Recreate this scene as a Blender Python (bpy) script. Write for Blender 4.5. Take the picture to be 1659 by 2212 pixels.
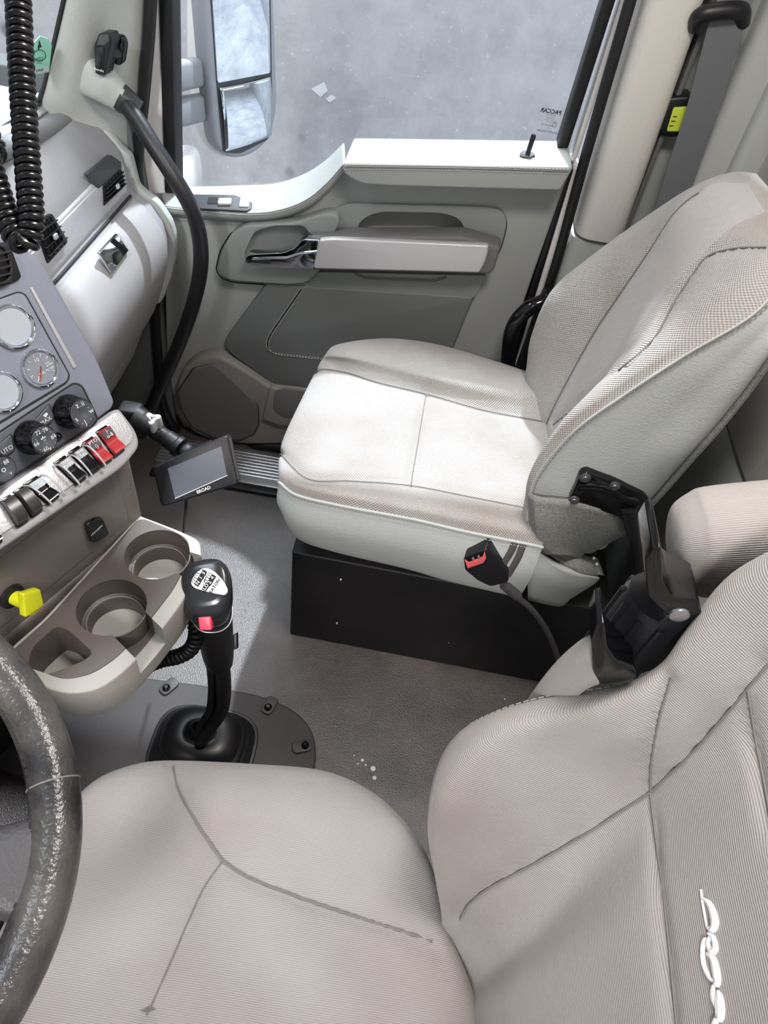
import bpy, bmesh, math, random
from mathutils import Vector as V, Matrix
from mathutils.bvhtree import BVHTree

# ------------------------------------------------------------------ camera, light, exposure
scene = bpy.context.scene
COL = scene.collection
for o in list(bpy.data.objects):
    bpy.data.objects.remove(o)
random.seed(7)

FPX, CAMH = 1500.0, 1.35
TH, RO = math.radians(47.7), math.atan2(230, 1344)
CX, CY = 829.5, 1106.0
FW = V((0, math.cos(TH), -math.sin(TH)))
R0 = V((1, 0, 0))
D0 = V((0, -math.sin(TH), -math.cos(TH)))
EX = R0 * math.cos(RO) - D0 * math.sin(RO)
EY = R0 * math.sin(RO) + D0 * math.cos(RO)
CAM = V((0, 0, CAMH))
cd = bpy.data.cameras.new('camera')
cam = bpy.data.objects.new('camera', cd)
COL.objects.link(cam)
cd.sensor_fit = 'VERTICAL'
cd.sensor_height = 36
cd.lens = FPX / 2212 * 36
cd.clip_start = 0.02
m = Matrix((EX, -EY, -FW)).transposed().to_4x4()
m.translation = CAM
cam.matrix_world = m
scene.camera = cam

scene.view_settings.view_transform = 'Standard'
scene.view_settings.look = 'None'
scene.view_settings.gamma = 1
scene.view_settings.use_curve_mapping = False
scene.view_settings.exposure = -0.06

w = bpy.data.worlds.new('world')
scene.world = w
w.use_nodes = True
w.node_tree.nodes['Background'].inputs[0].default_value = (0.97, 0.985, 1.0, 1)
w.node_tree.nodes['Background'].inputs[1].default_value = 0.57


def lamp(name, kind, loc, target, energy, size, color=(1, 1, 1), spot=None, blend=0.3, label=None, sy=None):
    ld = bpy.data.lights.new(name, kind)
    ld.energy = energy
    ld.color = color
    if kind == 'AREA':
        ld.size = size
        if sy:
            ld.shape = 'RECTANGLE'
            ld.size_y = sy
    else:
        ld.shadow_soft_size = size
    if kind == 'SPOT':
        ld.spot_size = math.radians(spot)
        ld.spot_blend = blend
    o = bpy.data.objects.new(name, ld)
    COL.objects.link(o)
    o.location = loc
    o.rotation_euler = (V(target) - V(loc)).to_track_quat('-Z', 'Y').to_euler()
    return o


# workshop high-bay lamps and added fill lamps outside the cab, and the dome lamp in the cab roof
lamp('high_bay_front', 'AREA', (-1.5, 0.7, 3.2), (-0.4, 0.8, 0.6), 38, 0.8, (0.86, 0.92, 1.0))
lamp('high_bay_side', 'SPOT', (0.03, 2.95, 3.6), (-0.14, 1.05, 0.4), 1200, 0.05, (0.88, 0.93, 1.0), 38, 0.3)
lamp('wall_fill', 'AREA', (-0.5, 2.6, 4.2), (-0.2, 3.2, 0.6), 260, 1.5, (0.95, 0.97, 1.0))  # fill lamp added to brighten the concrete wall
lamp('high_bay_driver', 'AREA', (-0.6, -2.6, 3.4), (0.1, 0.6, 0.5), 150, 0.7, (1.0, 0.95, 0.93))
lamp('mirror_ground_fill', 'AREA', (5.0, 1.6, 3.6), (5.0, 1.6, -1.2), 420, 1.6, (0.85, 0.93, 1.0))  # added lamp, brightens the ground that the mirror reflects
lamp('dome_lamp', 'AREA', (0.15, 0.55, 1.70), (0.1, 0.6, 0), 11, 0.25, (1.0, 0.93, 0.88))


# ------------------------------------------------------------------ helpers
def ray(x, y):
    a, b = x - CX, y - CY
    u = a * math.cos(RO) + b * math.sin(RO)
    v = -a * math.sin(RO) + b * math.cos(RO)
    return (FW * FPX + R0 * u + D0 * v).normalized()


def Z(x, y, z):
    d = ray(x, y)
    return CAM + d * ((z - CAMH) / d.z)


def Y(x, y, yy):
    d = ray(x, y)
    return CAM + d * (yy / d.y)


def X(x, y, xx):
    d = ray(x, y)
    return CAM + d * (xx / d.x)


def DP(x, y, depth):
    d = ray(x, y)
    return CAM + d * (depth / d.dot(FW))


def PL(x, y, p0, n):
    d = ray(x, y)
    return CAM + d * ((p0 - CAM).dot(n) / d.dot(n))


def lin(h):
    h = h.lstrip('#')
    out = []
    for i in (0, 2, 4):
        c = int(h[i:i + 2], 16) / 255
        out.append(c / 12.92 if c <= 0.04045 else ((c + 0.055) / 1.055) ** 2.4)
    return (*out, 1)


MATS = {}


def mat(name, hexc, rough=0.5, metal=0.0, bump=None, var=None, coat=0.0, aniso=None, spec=0.5, emit=0, sheen=0, wear=None):
    """plain procedural material: colour, gloss, noise bump (scale, strength), colour variation (scale, hex2, amount)"""
    if name in MATS:
        return MATS[name]
    mt = bpy.data.materials.new(name)
    mt.use_nodes = True
    nt = mt.node_tree
    b = nt.nodes['Principled BSDF']
    b.inputs['Base Color'].default_value = lin(hexc)
    b.inputs['Roughness'].default_value = rough
    b.inputs['Metallic'].default_value = metal
    b.inputs['Coat Weight'].default_value = coat
    b.inputs['Specular IOR Level'].default_value = spec
    b.inputs['Sheen Weight'].default_value = sheen
    tc = nt.nodes.new('ShaderNodeTexCoord')
    if emit:
        b.inputs['Emission Color'].default_value = lin(hexc)
        b.inputs['Emission Strength'].default_value = emit
    if var:
        n = nt.nodes.new('ShaderNodeTexNoise')
        n.inputs['Scale'].default_value = var[0]
        n.inputs['Detail'].default_value = 5
        n.inputs['Roughness'].default_value = 0.6
        nt.links.new(tc.outputs['Object'], n.inputs['Vector'])
        r = nt.nodes.new('ShaderNodeMapRange')
        r.inputs[1].default_value = 0.35
        r.inputs[2].default_value = 0.65
        r.inputs[4].default_value = var[2]
        nt.links.new(n.outputs['Fac'], r.inputs[0])
        mx = nt.nodes.new('ShaderNodeMix')
        mx.data_type = 'RGBA'
        mx.inputs[6].default_value = lin(hexc)
        mx.inputs[7].default_value = lin(var[1])
        nt.links.new(r.outputs[0], mx.inputs[0])
        nt.links.new(mx.outputs[2], b.inputs['Base Color'])
    if bump or aniso:
        n = nt.nodes.new('ShaderNodeTexNoise')
        mp = nt.nodes.new('ShaderNodeMapping')
        nt.links.new(tc.outputs['Object'], mp.inputs[0])
        nt.links.new(mp.outputs[0], n.inputs['Vector'])
        if aniso:
            mp.inputs['Scale'].default_value = aniso
            n.inputs['Scale'].default_value = 1
            st = 0.25
        else:
            n.inputs['Scale'].default_value = bump[0]
            st = bump[1]
        n.inputs['Detail'].default_value = 2
        bp = nt.nodes.new('ShaderNodeBump')
        bp.inputs['Strength'].default_value = st
        bp.inputs['Distance'].default_value = 0.002
        nt.links.new(n.outputs['Fac'], bp.inputs['Height'])
        nt.links.new(bp.outputs[0], b.inputs['Normal'])
        if aniso:
            cr = nt.nodes.new('ShaderNodeMapRange')
            cr.inputs[3].default_value = rough - 0.12
            cr.inputs[4].default_value = rough + 0.15
            nt.links.new(n.outputs['Fac'], cr.inputs[0])
            nt.links.new(cr.outputs[0], b.inputs['Roughness'])
    MATS[name] = mt
    return mt


def fabric(name, hexc, hex2, pu, pv, kind='weave', strength=0.5, stain=None):
    """woven cloth from the UV map in metres: basket weave or fine ribs, with soft soiling"""
    if name in MATS:
        return MATS[name]
    mt = bpy.data.materials.new(name)
    mt.use_nodes = True
    nt = mt.node_tree
    N = nt.nodes
    L = nt.links.new
    b = N['Principled BSDF']
    b.inputs['Roughness'].default_value = 0.9
    b.inputs['Sheen Weight'].default_value = 0.15
    b.inputs['Specular IOR Level'].default_value = 0.2
    uv = N.new('ShaderNodeUVMap')
    sp = N.new('ShaderNodeSeparateXYZ')
    L(uv.outputs[0], sp.inputs[0])

    def mth(op, a, bb=None):
        n = N.new('ShaderNodeMath')
        n.operation = op
        for i, q in enumerate((a, bb)):
            if q is None:
                continue
            if isinstance(q, (int, float)):
                n.inputs[i].default_value = q
            else:
                L(q, n.inputs[i])
        return n.outputs[0]
    su = mth('SINE', mth('MULTIPLY', sp.outputs[0], 2 * math.pi / pu))
    sv = mth('SINE', mth('MULTIPLY', sp.outputs[1], 2 * math.pi / pv))
    if kind == 'weave':
        h = mth('MULTIPLY', su, sv)
    else:
        h = mth('ADD', mth('MULTIPLY', sv, 0.75), mth('MULTIPLY', mth('MULTIPLY', su, sv), 0.25))
    f = mth('ADD', mth('MULTIPLY', h, 0.5), 0.5)
    mx = N.new('ShaderNodeMix')
    mx.data_type = 'RGBA'
    L(f, mx.inputs[0])
    mx.inputs[6].default_value = lin(hex2)
    mx.inputs[7].default_value = lin(hexc)
    out = mx.outputs[2]
    if stain:
        tc = N.new('ShaderNodeTexCoord')
        n = N.new('ShaderNodeTexNoise')
        n.inputs['Scale'].default_value = stain[0]
        n.inputs['Detail'].default_value = 3
        L(tc.outputs['Object'], n.inputs['Vector'])
        r = N.new('ShaderNodeMapRange')
        r.inputs[1].default_value = 0.42
        r.inputs[2].default_value = 0.7
        r.inputs[4].default_value = stain[2]
        L(n.outputs['Fac'], r.inputs[0])
        m2 = N.new('ShaderNodeMix')
        m2.data_type = 'RGBA'
        m2.blend_type = 'MULTIPLY'
        L(r.outputs[0], m2.inputs[0])
        L(out, m2.inputs[6])
        m2.inputs[7].default_value = lin(stain[1])
        out = m2.outputs[2]
    L(out, b.inputs['Base Color'])
    bp = N.new('ShaderNodeBump')
    bp.inputs['Strength'].default_value = strength
    bp.inputs['Distance'].default_value = 0.0012
    L(h, bp.inputs['Height'])
    L(bp.outputs[0], b.inputs['Normal'])
    MATS[name] = mt
    return mt


def glass_mat(name, fac, tint='ffffff', rough=0.0):
    if name in MATS:
        return MATS[name]
    mt = bpy.data.materials.new(name)
    mt.use_nodes = True
    nt = mt.node_tree
    nt.nodes.remove(nt.nodes['Principled BSDF'])
    t = nt.nodes.new('ShaderNodeBsdfTransparent')
    t.inputs[0].default_value = lin(tint)
    g = nt.nodes.new('ShaderNodeBsdfGlossy')
    g.inputs['Roughness'].default_value = rough
    mx = nt.nodes.new('ShaderNodeMixShader')
    mx.inputs[0].default_value = fac
    nt.links.new(t.outputs[0], mx.inputs[1])
    nt.links.new(g.outputs[0], mx.inputs[2])
    nt.links.new(mx.outputs[0], nt.nodes['Material Output'].inputs[0])
    MATS[name] = mt
    return mt


ORG = {}


def tag(o, label=None, cat=None, group=None, kind=None):
    if label:
        o['label'] = label
    if cat:
        o['category'] = cat
    if group:
        o['group'] = group
    if kind:
        o['kind'] = kind
    return o


def thing(name, loc, label=None, cat=None, group=None, kind=None):
    o = bpy.data.objects.new(name, None)
    o.empty_display_size = 0.05
    COL.objects.link(o)
    o.location = loc
    ORG[o.name] = V(loc)
    return tag(o, label, cat, group, kind)


def mk(name, bm, mt, parent=None, smooth=True, angle=40, org=None):
    """link a bmesh given in world coordinates as one object under its parent"""
    if parent is not None:
        off = ORG[parent.name]
    else:
        off = V(org) if org is not None else sum((v.co for v in bm.verts), V()) / max(1, len(bm.verts))
        if org is None:
            off = V((off.x, off.y, min(v.co.z for v in bm.verts)))
    for v in bm.verts:
        v.co -= off
    me = bpy.data.meshes.new(name)
    bm.to_mesh(me)
    bm.free()
    if smooth:
        me.shade_smooth()
        me.set_sharp_from_angle(angle=math.radians(angle))
    o = bpy.data.objects.new(name, me)
    COL.objects.link(o)
    if mt is not None:
        me.materials.append(mt)
    if parent is not None:
        o.parent = parent
    else:
        o.location = off
    ORG[o.name] = off
    return o


def rpoly(pts, r, n=5):
    """round the corners of a closed polygon; r is one radius or one for each corner"""
    out = []
    N = len(pts)
    rs = r if isinstance(r, (list, tuple)) else [r] * N
    for i in range(N):
        p, a, b = V(pts[i]), V(pts[i - 1]), V(pts[(i + 1) % N])
        da, db = (a - p), (b - p)
        rr = min(rs[i], da.length * 0.49, db.length * 0.49)
        if rr < 1e-5:
            out.append(p)
            continue
        p1, p2 = p + da.normalized() * rr, p + db.normalized() * rr
        for k in range(n + 1):
            t = k / n
            out.append(p1 * (1 - t) ** 2 + p * 2 * t * (1 - t) + p2 * t * t)
    return out


def prism_bm(pts, ext, bevel=0.0, seg=3, bm=None):
    new = bmesh.new()
    vs = [new.verts.new(p) for p in pts]
    f = new.faces.new(vs)
    r = bmesh.ops.extrude_face_region(new, geom=[f])
    vv = [e for e in r['geom'] if isinstance(e, bmesh.types.BMVert)]
    bmesh.ops.translate(new, verts=vv, vec=V(ext))
    bmesh.ops.recalc_face_normals(new, faces=new.faces)
    if bevel > 0:
        caps = [fc for fc in new.faces if len(fc.verts) == len(pts)]
        es = set()
        for fc in caps:
            es |= set(fc.edges)
        for e in new.edges:
            if e not in es and len(e.link_faces) == 2 and e.calc_face_angle(0) > 0.7:
                es.add(e)
        bmesh.ops.bevel(new, geom=list(es), offset=bevel, segments=seg, profile=0.5, affect='EDGES', clamp_overlap=True)
    if bm is None:
        return new
    join(bm, new)
    return bm


def join(bm, other):
    idx = {}
    for v in other.verts:
        idx[v] = bm.verts.new(v.co)
    for f in other.faces:
        try:
            bm.faces.new([idx[v] for v in f.verts])
        except ValueError:
            pass
    other.free()
    return bm


def prism(name, pts, ext, mt, parent=None, bevel=0.0, seg=3, **k):
    return mk(name, prism_bm(pts, ext, bevel, seg), mt, parent, **k)


def frame_box_bm(c, ax, ay, az, sx, sy, sz, bevel=0.0, seg=3):
    """box centred on c with half-free axes (unit vectors) and full sizes"""
    c, ax, ay, az = V(c), V(ax), V(ay), V(az)
    pts = [c + ax * (sx / 2 * i) + ay * (sy / 2 * j) - az * (sz / 2) for i, j in ((-1, -1), (1, -1), (1, 1), (-1, 1))]
    return prism_bm(pts, az * sz, bevel, seg)


def box(name, lo, hi, mt, parent=None, bevel=0.0, seg=2, **k):
    lo, hi = V(lo), V(hi)
    c = (lo + hi) / 2
    d = hi - lo
    return mk(name, frame_box_bm(c, (1, 0, 0), (0, 1, 0), (0, 0, 1), d.x, d.y, d.z, bevel, seg), mt, parent, **k)


def cr(p0, p1, p2, p3, t):
    return 0.5 * ((2 * p1) + (p2 - p0) * t + (2 * p0 - 5 * p1 + 4 * p2 - p3) * t * t + (3 * p1 - p0 - 3 * p2 + p3) * t ** 3)


def spline(pts, n, closed=False):
    """n samples on each span of a Catmull-Rom curve"""
    pts = [V(p) for p in pts]
    N = len(pts)
    out = []
    for i in range(N if closed else N - 1):
        if closed:
            q = [pts[(i + k - 1) % N] for k in range(4)]
        else:
            q = [pts[i - 1] if i else pts[0] * 2 - pts[1], pts[i], pts[i + 1], pts[i + 2] if i + 2 < N else pts[-1] * 2 - pts[-2]]
        for k in range(n):
            out.append(cr(*q, k / n))
    if not closed:
        out.append(pts[-1].copy())
    return out


def tube_bm(path, r, res=10, closed=False, cap=True, flat=None):
    """tube on a path; r one radius or a list; flat=(vector, ratio) squashes the section along a vector"""
    path = [V(p) for p in path]
    N = len(path)
    rs = r if isinstance(r, (list, tuple)) else [r] * N
    bm = bmesh.new()
    rings = []
    t0 = (path[1] - path[0]).normalized()
    up = V((0, 0, 1)) if abs(t0.z) < 0.9 else V((1, 0, 0))
    nn = (up - t0 * up.dot(t0)).normalized()
    for i, p in enumerate(path):
        if closed:
            t = (path[(i + 1) % N] - path[i - 1]).normalized()
        else:
            t = (path[min(i + 1, N - 1)] - path[max(i - 1, 0)]).normalized()
        nn = (nn - t * nn.dot(t)).normalized()
        b = t.cross(nn)
        ring = []
        for k in range(res):
            a = 2 * math.pi * k / res
            d = nn * math.cos(a) * rs[i] + b * math.sin(a) * rs[i]
            if flat:
                fv = V(flat[0])
                d -= fv * d.dot(fv) * (1 - flat[1])
            ring.append(bm.verts.new(p + d))
        rings.append(ring)
    for i in range(N if closed else N - 1):
        a, c = rings[i], rings[(i + 1) % N]
        for k in range(res):
            bm.faces.new((a[k], a[(k + 1) % res], c[(k + 1) % res], c[k]))
    if cap and not closed:
        bm.faces.new(rings[0][::-1])
        bm.faces.new(rings[-1])
    bmesh.ops.recalc_face_normals(bm, faces=bm.faces)
    return bm


def tube(name, path, r, mt, parent=None, res=10, closed=False, flat=None, **k):
    return mk(name, tube_bm(path, r, res, closed, flat=flat), mt, parent, **k)


def axes(axis):
    a = V(axis).normalized()
    u = V((0, 0, 1)) if abs(a.z) < 0.9 else V((1, 0, 0))
    x = u.cross(a).normalized()
    return x, a.cross(x), a


def lathe_bm(prof, c, axis, res=32, closed=True):
    """revolve (radius, height) about an axis through c"""
    x, y, a = axes(axis)
    c = V(c)
    bm = bmesh.new()
    rings = []
    for r, h in prof:
        if r < 1e-6:
            rings.append([bm.verts.new(c + a * h)])
        else:
            rings.append([bm.verts.new(c + a * h + x * r * math.cos(2 * math.pi * k / res) + y * r * math.sin(2 * math.pi * k / res)) for k in range(res)])
    for i in range(len(rings) - 1):
        p, q = rings[i], rings[i + 1]
        for k in range(res):
            k2 = (k + 1) % res
            if len(p) == 1 and len(q) == 1:
                continue
            if len(p) == 1:
                bm.faces.new((p[0], q[k], q[k2]))
            elif len(q) == 1:
                bm.faces.new((p[k], p[k2], q[0]))
            else:
                bm.faces.new((p[k], p[k2], q[k2], q[k]))
    bmesh.ops.recalc_face_normals(bm, faces=bm.faces)
    return bm


def lathe(name, prof, c, axis, mt, parent=None, res=32, **k):
    return mk(name, lathe_bm(prof, c, axis, res), mt, parent, **k)


def dense(ctrl, nu, nv, cu=False, cv=False):
    """Catmull-Rom surface through a grid of control points"""
    rows = [spline(r, nv, cv) for r in ctrl]
    cols = [spline([rows[i][j] for i in range(len(rows))], nu, cu) for j in range(len(rows[0]))]
    return [[cols[j][i] for j in range(len(cols))] for i in range(len(cols[0]))]


def grid_normals(g):
    n, m_ = len(g), len(g[0])
    out = []
    for i in range(n):
        r = []
        for j in range(m_):
            du = g[min(i + 1, n - 1)][j] - g[max(i - 1, 0)][j]
            dv = g[i][min(j + 1, m_ - 1)] - g[i][max(j - 1, 0)]
            q = du.cross(dv)
            r.append(q.normalized() if q.length > 1e-12 else V((0, 0, 1)))
        out.append(r)
    return out


def sheet(name, g, mt, parent=None, j0=0, j1=None, i0=0, i1=None, thick=0.0, flip=False, closed_j=False, capi=False, uvs=None, **k):
    """mesh (with UVs in metres) from a block of a dense grid"""
    n, m_ = len(g), len(g[0])
    j1 = m_ - 1 if j1 is None else j1
    i1 = n - 1 if i1 is None else i1
    if uvs is None:
        uvs = grid_uv(g)
    bm = bmesh.new()
    lay = bm.loops.layers.uv.new('UVMap')
    vs = [[bm.verts.new(g[i][j]) for j in range(j0, j1 + 1)] for i in range(i0, i1 + 1)]
    for i in range(i1 - i0):
        cnt = j1 - j0
        for j in range(cnt):
            q = [(i, j), (i + 1, j), (i + 1, j + 1), (i, j + 1)]
            if flip:
                q = q[::-1]
            try:
                f = bm.faces.new([vs[a][b] for a, b in q])
            except ValueError:
                continue
            for lp, (a, b) in zip(f.loops, q):
                lp[lay].uv = uvs[a + i0][b + j0]
    bmesh.ops.remove_doubles(bm, verts=bm.verts, dist=1e-6)
    if capi:
        es = [e for e in bm.edges if len(e.link_faces) == 1]
        bmesh.ops.holes_fill(bm, edges=es)
        bmesh.ops.recalc_face_normals(bm, faces=bm.faces)
    o = mk(name, bm, mt, parent, **k)
    if thick:
        md = o.modifiers.new('solid', 'SOLIDIFY')
        md.thickness = thick
        md.offset = -1
    return o


def grid_uv(g):
    n, m_ = len(g), len(g[0])
    mi, mj = n // 2, m_ // 2
    cu, cvv = [0], [0]
    for i in range(1, n):
        cu.append(cu[-1] + (g[i][mj] - g[i - 1][mj]).length)
    for j in range(1, m_):
        cvv.append(cvv[-1] + (g[mi][j] - g[mi][j - 1]).length)
    return [[(cu[i], cvv[j]) for j in range(m_)] for i in range(n)]


def groove(g, lines, depth, width, flip=False):
    """press seam lines (polylines in 3D) into a dense grid, along its normals"""
    nm = grid_normals(g)
    for i in range(len(g)):
        for j in range(len(g[0])):
            p = g[i][j]
            best = 9
            for ln in lines:
                for a, b in zip(ln[:-1], ln[1:]):
                    ab = b - a
                    t = max(0, min(1, (p - a).dot(ab) / max(ab.length_squared, 1e-12)))
                    d = (p - a - ab * t).length
                    if d < best:
                        best = d
            k = depth * math.exp(-(best / width) ** 2)
            if k > 1e-6:
                g[i][j] = p + nm[i][j] * (k if flip else -k)
    return g


def text(s, size, c, right, up, mt, parent, name='lettering', extrude=0.0004, bold=0.0, space=1.0, shear=0.0):
    """flat raised lettering centred on c"""
    cu = bpy.data.curves.new('t', 'FONT')
    cu.body = s
    cu.size = 1
    cu.align_x = 'CENTER'
    cu.align_y = 'CENTER'
    cu.resolution_u = 2
    cu.offset = bold
    cu.space_character = space
    cu.shear = shear
    o = bpy.data.objects.new('t', cu)
    COL.objects.link(o)
    dg = bpy.context.evaluated_depsgraph_get()
    me = bpy.data.meshes.new_from_object(o.evaluated_get(dg))
    bpy.data.objects.remove(o)
    bm = bmesh.new()
    bm.from_mesh(me)
    bpy.data.meshes.remove(me)
    right, up = V(right).normalized(), V(up).normalized()
    nrm = right.cross(up)
    c = V(c)
    fs = list(bm.faces)
    for v in bm.verts:
        v.co = c + right * (v.co.x * size) + up * (v.co.y * size) + nrm * extrude
    return mk(name, bm, mt, parent, smooth=False)


def cut(o, cutters):
    """subtract meshes (bmesh, world coordinates) from an object, applied"""
    for bm in cutters:
        c = mk('cutter', bm, None, None, smooth=False, org=(0, 0, 0))
        md = o.modifiers.new('b', 'BOOLEAN')
        md.operation = 'DIFFERENCE'
        md.solver = 'EXACT'
        md.object = c
        bpy.context.view_layer.update()
        dg = bpy.context.evaluated_depsgraph_get()
        me = bpy.data.meshes.new_from_object(o.evaluated_get(dg))
        o.modifiers.clear()
        old = o.data
        o.data = me
        bpy.data.meshes.remove(old)
        cm = c.data
        bpy.data.objects.remove(c)
        bpy.data.meshes.remove(cm)
        me.shade_smooth()
        me.set_sharp_from_angle(angle=math.radians(35))
    return o


def px_poly(pts, fn, arg):
    return [fn(x, y, arg) for x, y in pts]


def stitches(name, path, mt, parent, step=0.008, length=0.0055, r=0.0007):
    """a row of short raised thread stitches on a path, one part"""
    pts = [V(p) for p in path]
    d = [0]
    for a, b in zip(pts[:-1], pts[1:]):
        d.append(d[-1] + (b - a).length)
    bm = bmesh.new()

    def at(s):
        for i in range(1, len(d)):
            if s <= d[i] or i == len(d) - 1:
                t = (s - d[i - 1]) / max(d[i] - d[i - 1], 1e-9)
                return pts[i - 1].lerp(pts[i], min(1, t))
    s = 0
    while s + length < d[-1]:
        join(bm, tube_bm([at(s), at(s + length)], r, 5))
        s += step
    o = mk(name, bm, mt, parent)
    o['kind'] = 'stuff'
    return o


# ------------------------------------------------------------------ materials
M_floor = mat('floor_vinyl', '3d3735', 0.42, spec=1.0, bump=(380, 0.6), var=(7, '5d5451', 0.8))
M_black = mat('black_plastic', '16161a', 0.38, bump=(900, 0.15))
M_gloss = mat('gloss_black', '0c0c0f', 0.12)
M_rubber = mat('black_rubber', '141416', 0.5)
M_boot = mat('boot_rubber', '1a191b', 0.36, bump=(60, 0.1))
M_riser = mat('riser_black_steel', '0d0c0e', 0.6, var=(9, '141214', 1))
M_panel = mat('door_grey_plastic', 'a0a3a0', 0.55, bump=(700, 0.25))
M_panel2 = mat('door_mid_grey_plastic', '8e928f', 0.5, bump=(700, 0.25))
M_leather = mat('door_dark_leatherette', '6e7271', 0.5, bump=(500, 0.3))
M_ledge = mat('ledge_pale_vinyl', '9da09e', 0.55, bump=(500, 0.25))
M_kick = mat('kick_panel_taupe', '8b8682', 0.55, bump=(700, 0.25))
M_speak = mat('speaker_cover_grey', '6d6b6b', 0.6, bump=(900, 0.5))
M_chrome = mat('chrome', 'd6d8dc', 0.06, 1.0)
M_brush = mat('brushed_aluminium_trim', 'c6c4c6', 0.4, 0.3, aniso=(70, 900, 900))
M_brushy = mat('brushed_dash_trim', 'c3c3c8', 0.4, 0.25, aniso=(900, 60, 900))
M_alu = mat('aluminium_tread', 'd0cfd0', 0.28, 0.9)
M_dash = mat('dash_grey', '949497', 0.6, bump=(800, 0.3))
M_dashtop = mat('dash_top_pad', '9fa0a2', 0.7, bump=(500, 0.4))
M_glove = mat('glove_box_grey', '9a9899', 0.55, bump=(800, 0.2))
M_dark = mat('dark_void_plastic', '232325', 0.7)
M_cream = mat('pillar_cream', 'd6d3cc', 0.55, bump=(300, 0.2))
M_pillar = mat('pillar_grey', 'b5b8b4', 0.6, bump=(400, 0.25))
M_pillarlo = mat('pillar_lower_grey', '9a9e99', 0.6, bump=(400, 0.25))
M_white = mat('white_paint', 'e9e6e6', 0.3, coat=0.4)
M_wallback = mat('back_trim_grey', 'b6bab6', 0.7, bump=(300, 0.25))
M_wallback2 = mat('back_trim_pale', 'c8c5c1', 0.7, bump=(300, 0.25))
M_web = mat('belt_webbing', '65686b', 0.6, aniso=(30, 30, 900))
M_vinyl = mat('seat_vinyl', 'b6bab8', 0.5, bump=(350, 0.35))
M_carpet = mat('seat_carpet', '8f918c', 0.95, bump=(450, 1.0), var=(260, '6f716d', 0.9))
M_seam = mat('seam_thread', 'b9b8b4', 0.8)
M_dthread = mat('dark_thread', '77736f', 0.8)
M_console = mat('console_blue_grey', '8a8f9e', 0.42, bump=(900, 0.2))
M_consolelo = mat('console_taupe', '77716d', 0.5, bump=(900, 0.2))
M_tray = mat('tray_taupe', '564e4a', 0.5, bump=(900, 0.2))
M_trayrim = mat('tray_rim_beige', 'a3a09a', 0.5, bump=(400, 0.35))
M_sil = mat('silver_plastic', 'c8c8cb', 0.35, 0.3)
M_red = mat('switch_red', 'a80c1a', 0.35)
M_redb = mat('button_red', 'f0405a', 0.4)
M_yel = mat('knob_yellow', 'd8dc22', 0.45)
M_whitep = mat('print_white', 'e8e8ea', 0.6)
M_blackp = mat('print_black', '121214', 0.6)
M_screen = mat('dark_screen', '5c626c', 0.18, spec=0.6)
M_steel = mat('bare_steel', 'b9b9ba', 0.3, 0.9)
M_wleather = mat('wheel_leather', '2a292b', 0.28, bump=(260, 0.4), var=(16, '6f6b67', 0.5))
M_lime = mat('lime_label', 'cfe14a', 0.5)
M_glass = glass_mat('cab_glass', 0.02, 'f4f7f8')
M_mirror = mat('mirror_glass', 'e6eef5', 0.02, 1.0)
M_fab = fabric('passenger_weave', 'bebbb7', '9d9a97', 0.0048, 0.0048, 'weave', 0.7, (6, 'dccdc2', 0.6))
M_fab2 = fabric('passenger_fine_weave', 'c4c3c1', 'a9a7a5', 0.0034, 0.0034, 'weave', 0.6)
M_rib = fabric('driver_rib', 'a8a4a1', '918d8b', 0.0032, 0.0020, 'rib', 0.35, (5, 'e6dad6', 0.6))

# ------------------------------------------------------------------ the setting
# floor of the cab
bm = bmesh.new()
g = [[V((-1.15 + 2.0 * i / 40, -0.45 + 1.95 * j / 36, 0)) for j in range(37)] for i in range(41)]
fl = sheet('floor', g, M_floor, None, flip=False, org=(0, 0, 0))
fl.data.flip_normals() if fl.data.polygons[0].normal.z < 0 else None
md = fl.modifiers.new('solid', 'SOLIDIFY'); md.thickness = 0.04; md.offset = -1
tag(fl, 'dark grey pebbled vinyl floor covering of the cab', 'floor', kind='structure')
for x, y, r in ((783, 1642, 4), (790, 1652, 2.5), (806, 1660, 6.5), (809, 1680, 5), (773, 1650, 2.2), (765, 1632, 1.8), (1090, 1510, 2.0)):
    c = Z(x, y, 0.0)
    lathe('paint_speck', [(0, 0.0008), (r * 0.0007, 0.0006), (r * 0.0008, 0.0)], c, (0, 0, 1), M_whitep, fl, res=12)

# aluminium tread plate on the door sill
sill = thing('trim_1', (0, 1.30, 0), 'ribbed bright aluminium tread plate along the passenger door sill', 'sill plate', kind='structure')
box('plate', (-0.62, 1.235, 0.0), (0.34, 1.362, 0.014), M_alu, sill, 0.003)
for k in range(8):
    yy = 1.262 + k * 0.0115
    tube('rib', [(-0.62, yy, 0.0145), (0.34, yy, 0.0145)], 0.0042, M_alu, sill, res=8)
box('edge_strip', (-0.62, 1.212, 0.0), (0.34, 1.238, 0.012), M_rubber, sill, 0.004)

# cab back wall, roof and the walls around the openings
wb = thing('wall_back', (0.58, 0.5, 0), 'grey moulded trim of the cab back wall behind the seats', 'wall', kind='structure')
box('lower_panel', (0.565, -0.5, 0.0), (0.62, 1.52, 0.615), M_wallback, wb, 0.006)
box('upper_panel', (0.56, -0.5, 0.622), (0.62, 1.52, 1.72), M_wallback2, wb, 0.008)
box('seam_strip', (0.575, -0.5, 0.60), (0.60, 1.52, 0.64), M_dark, wb)
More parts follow.
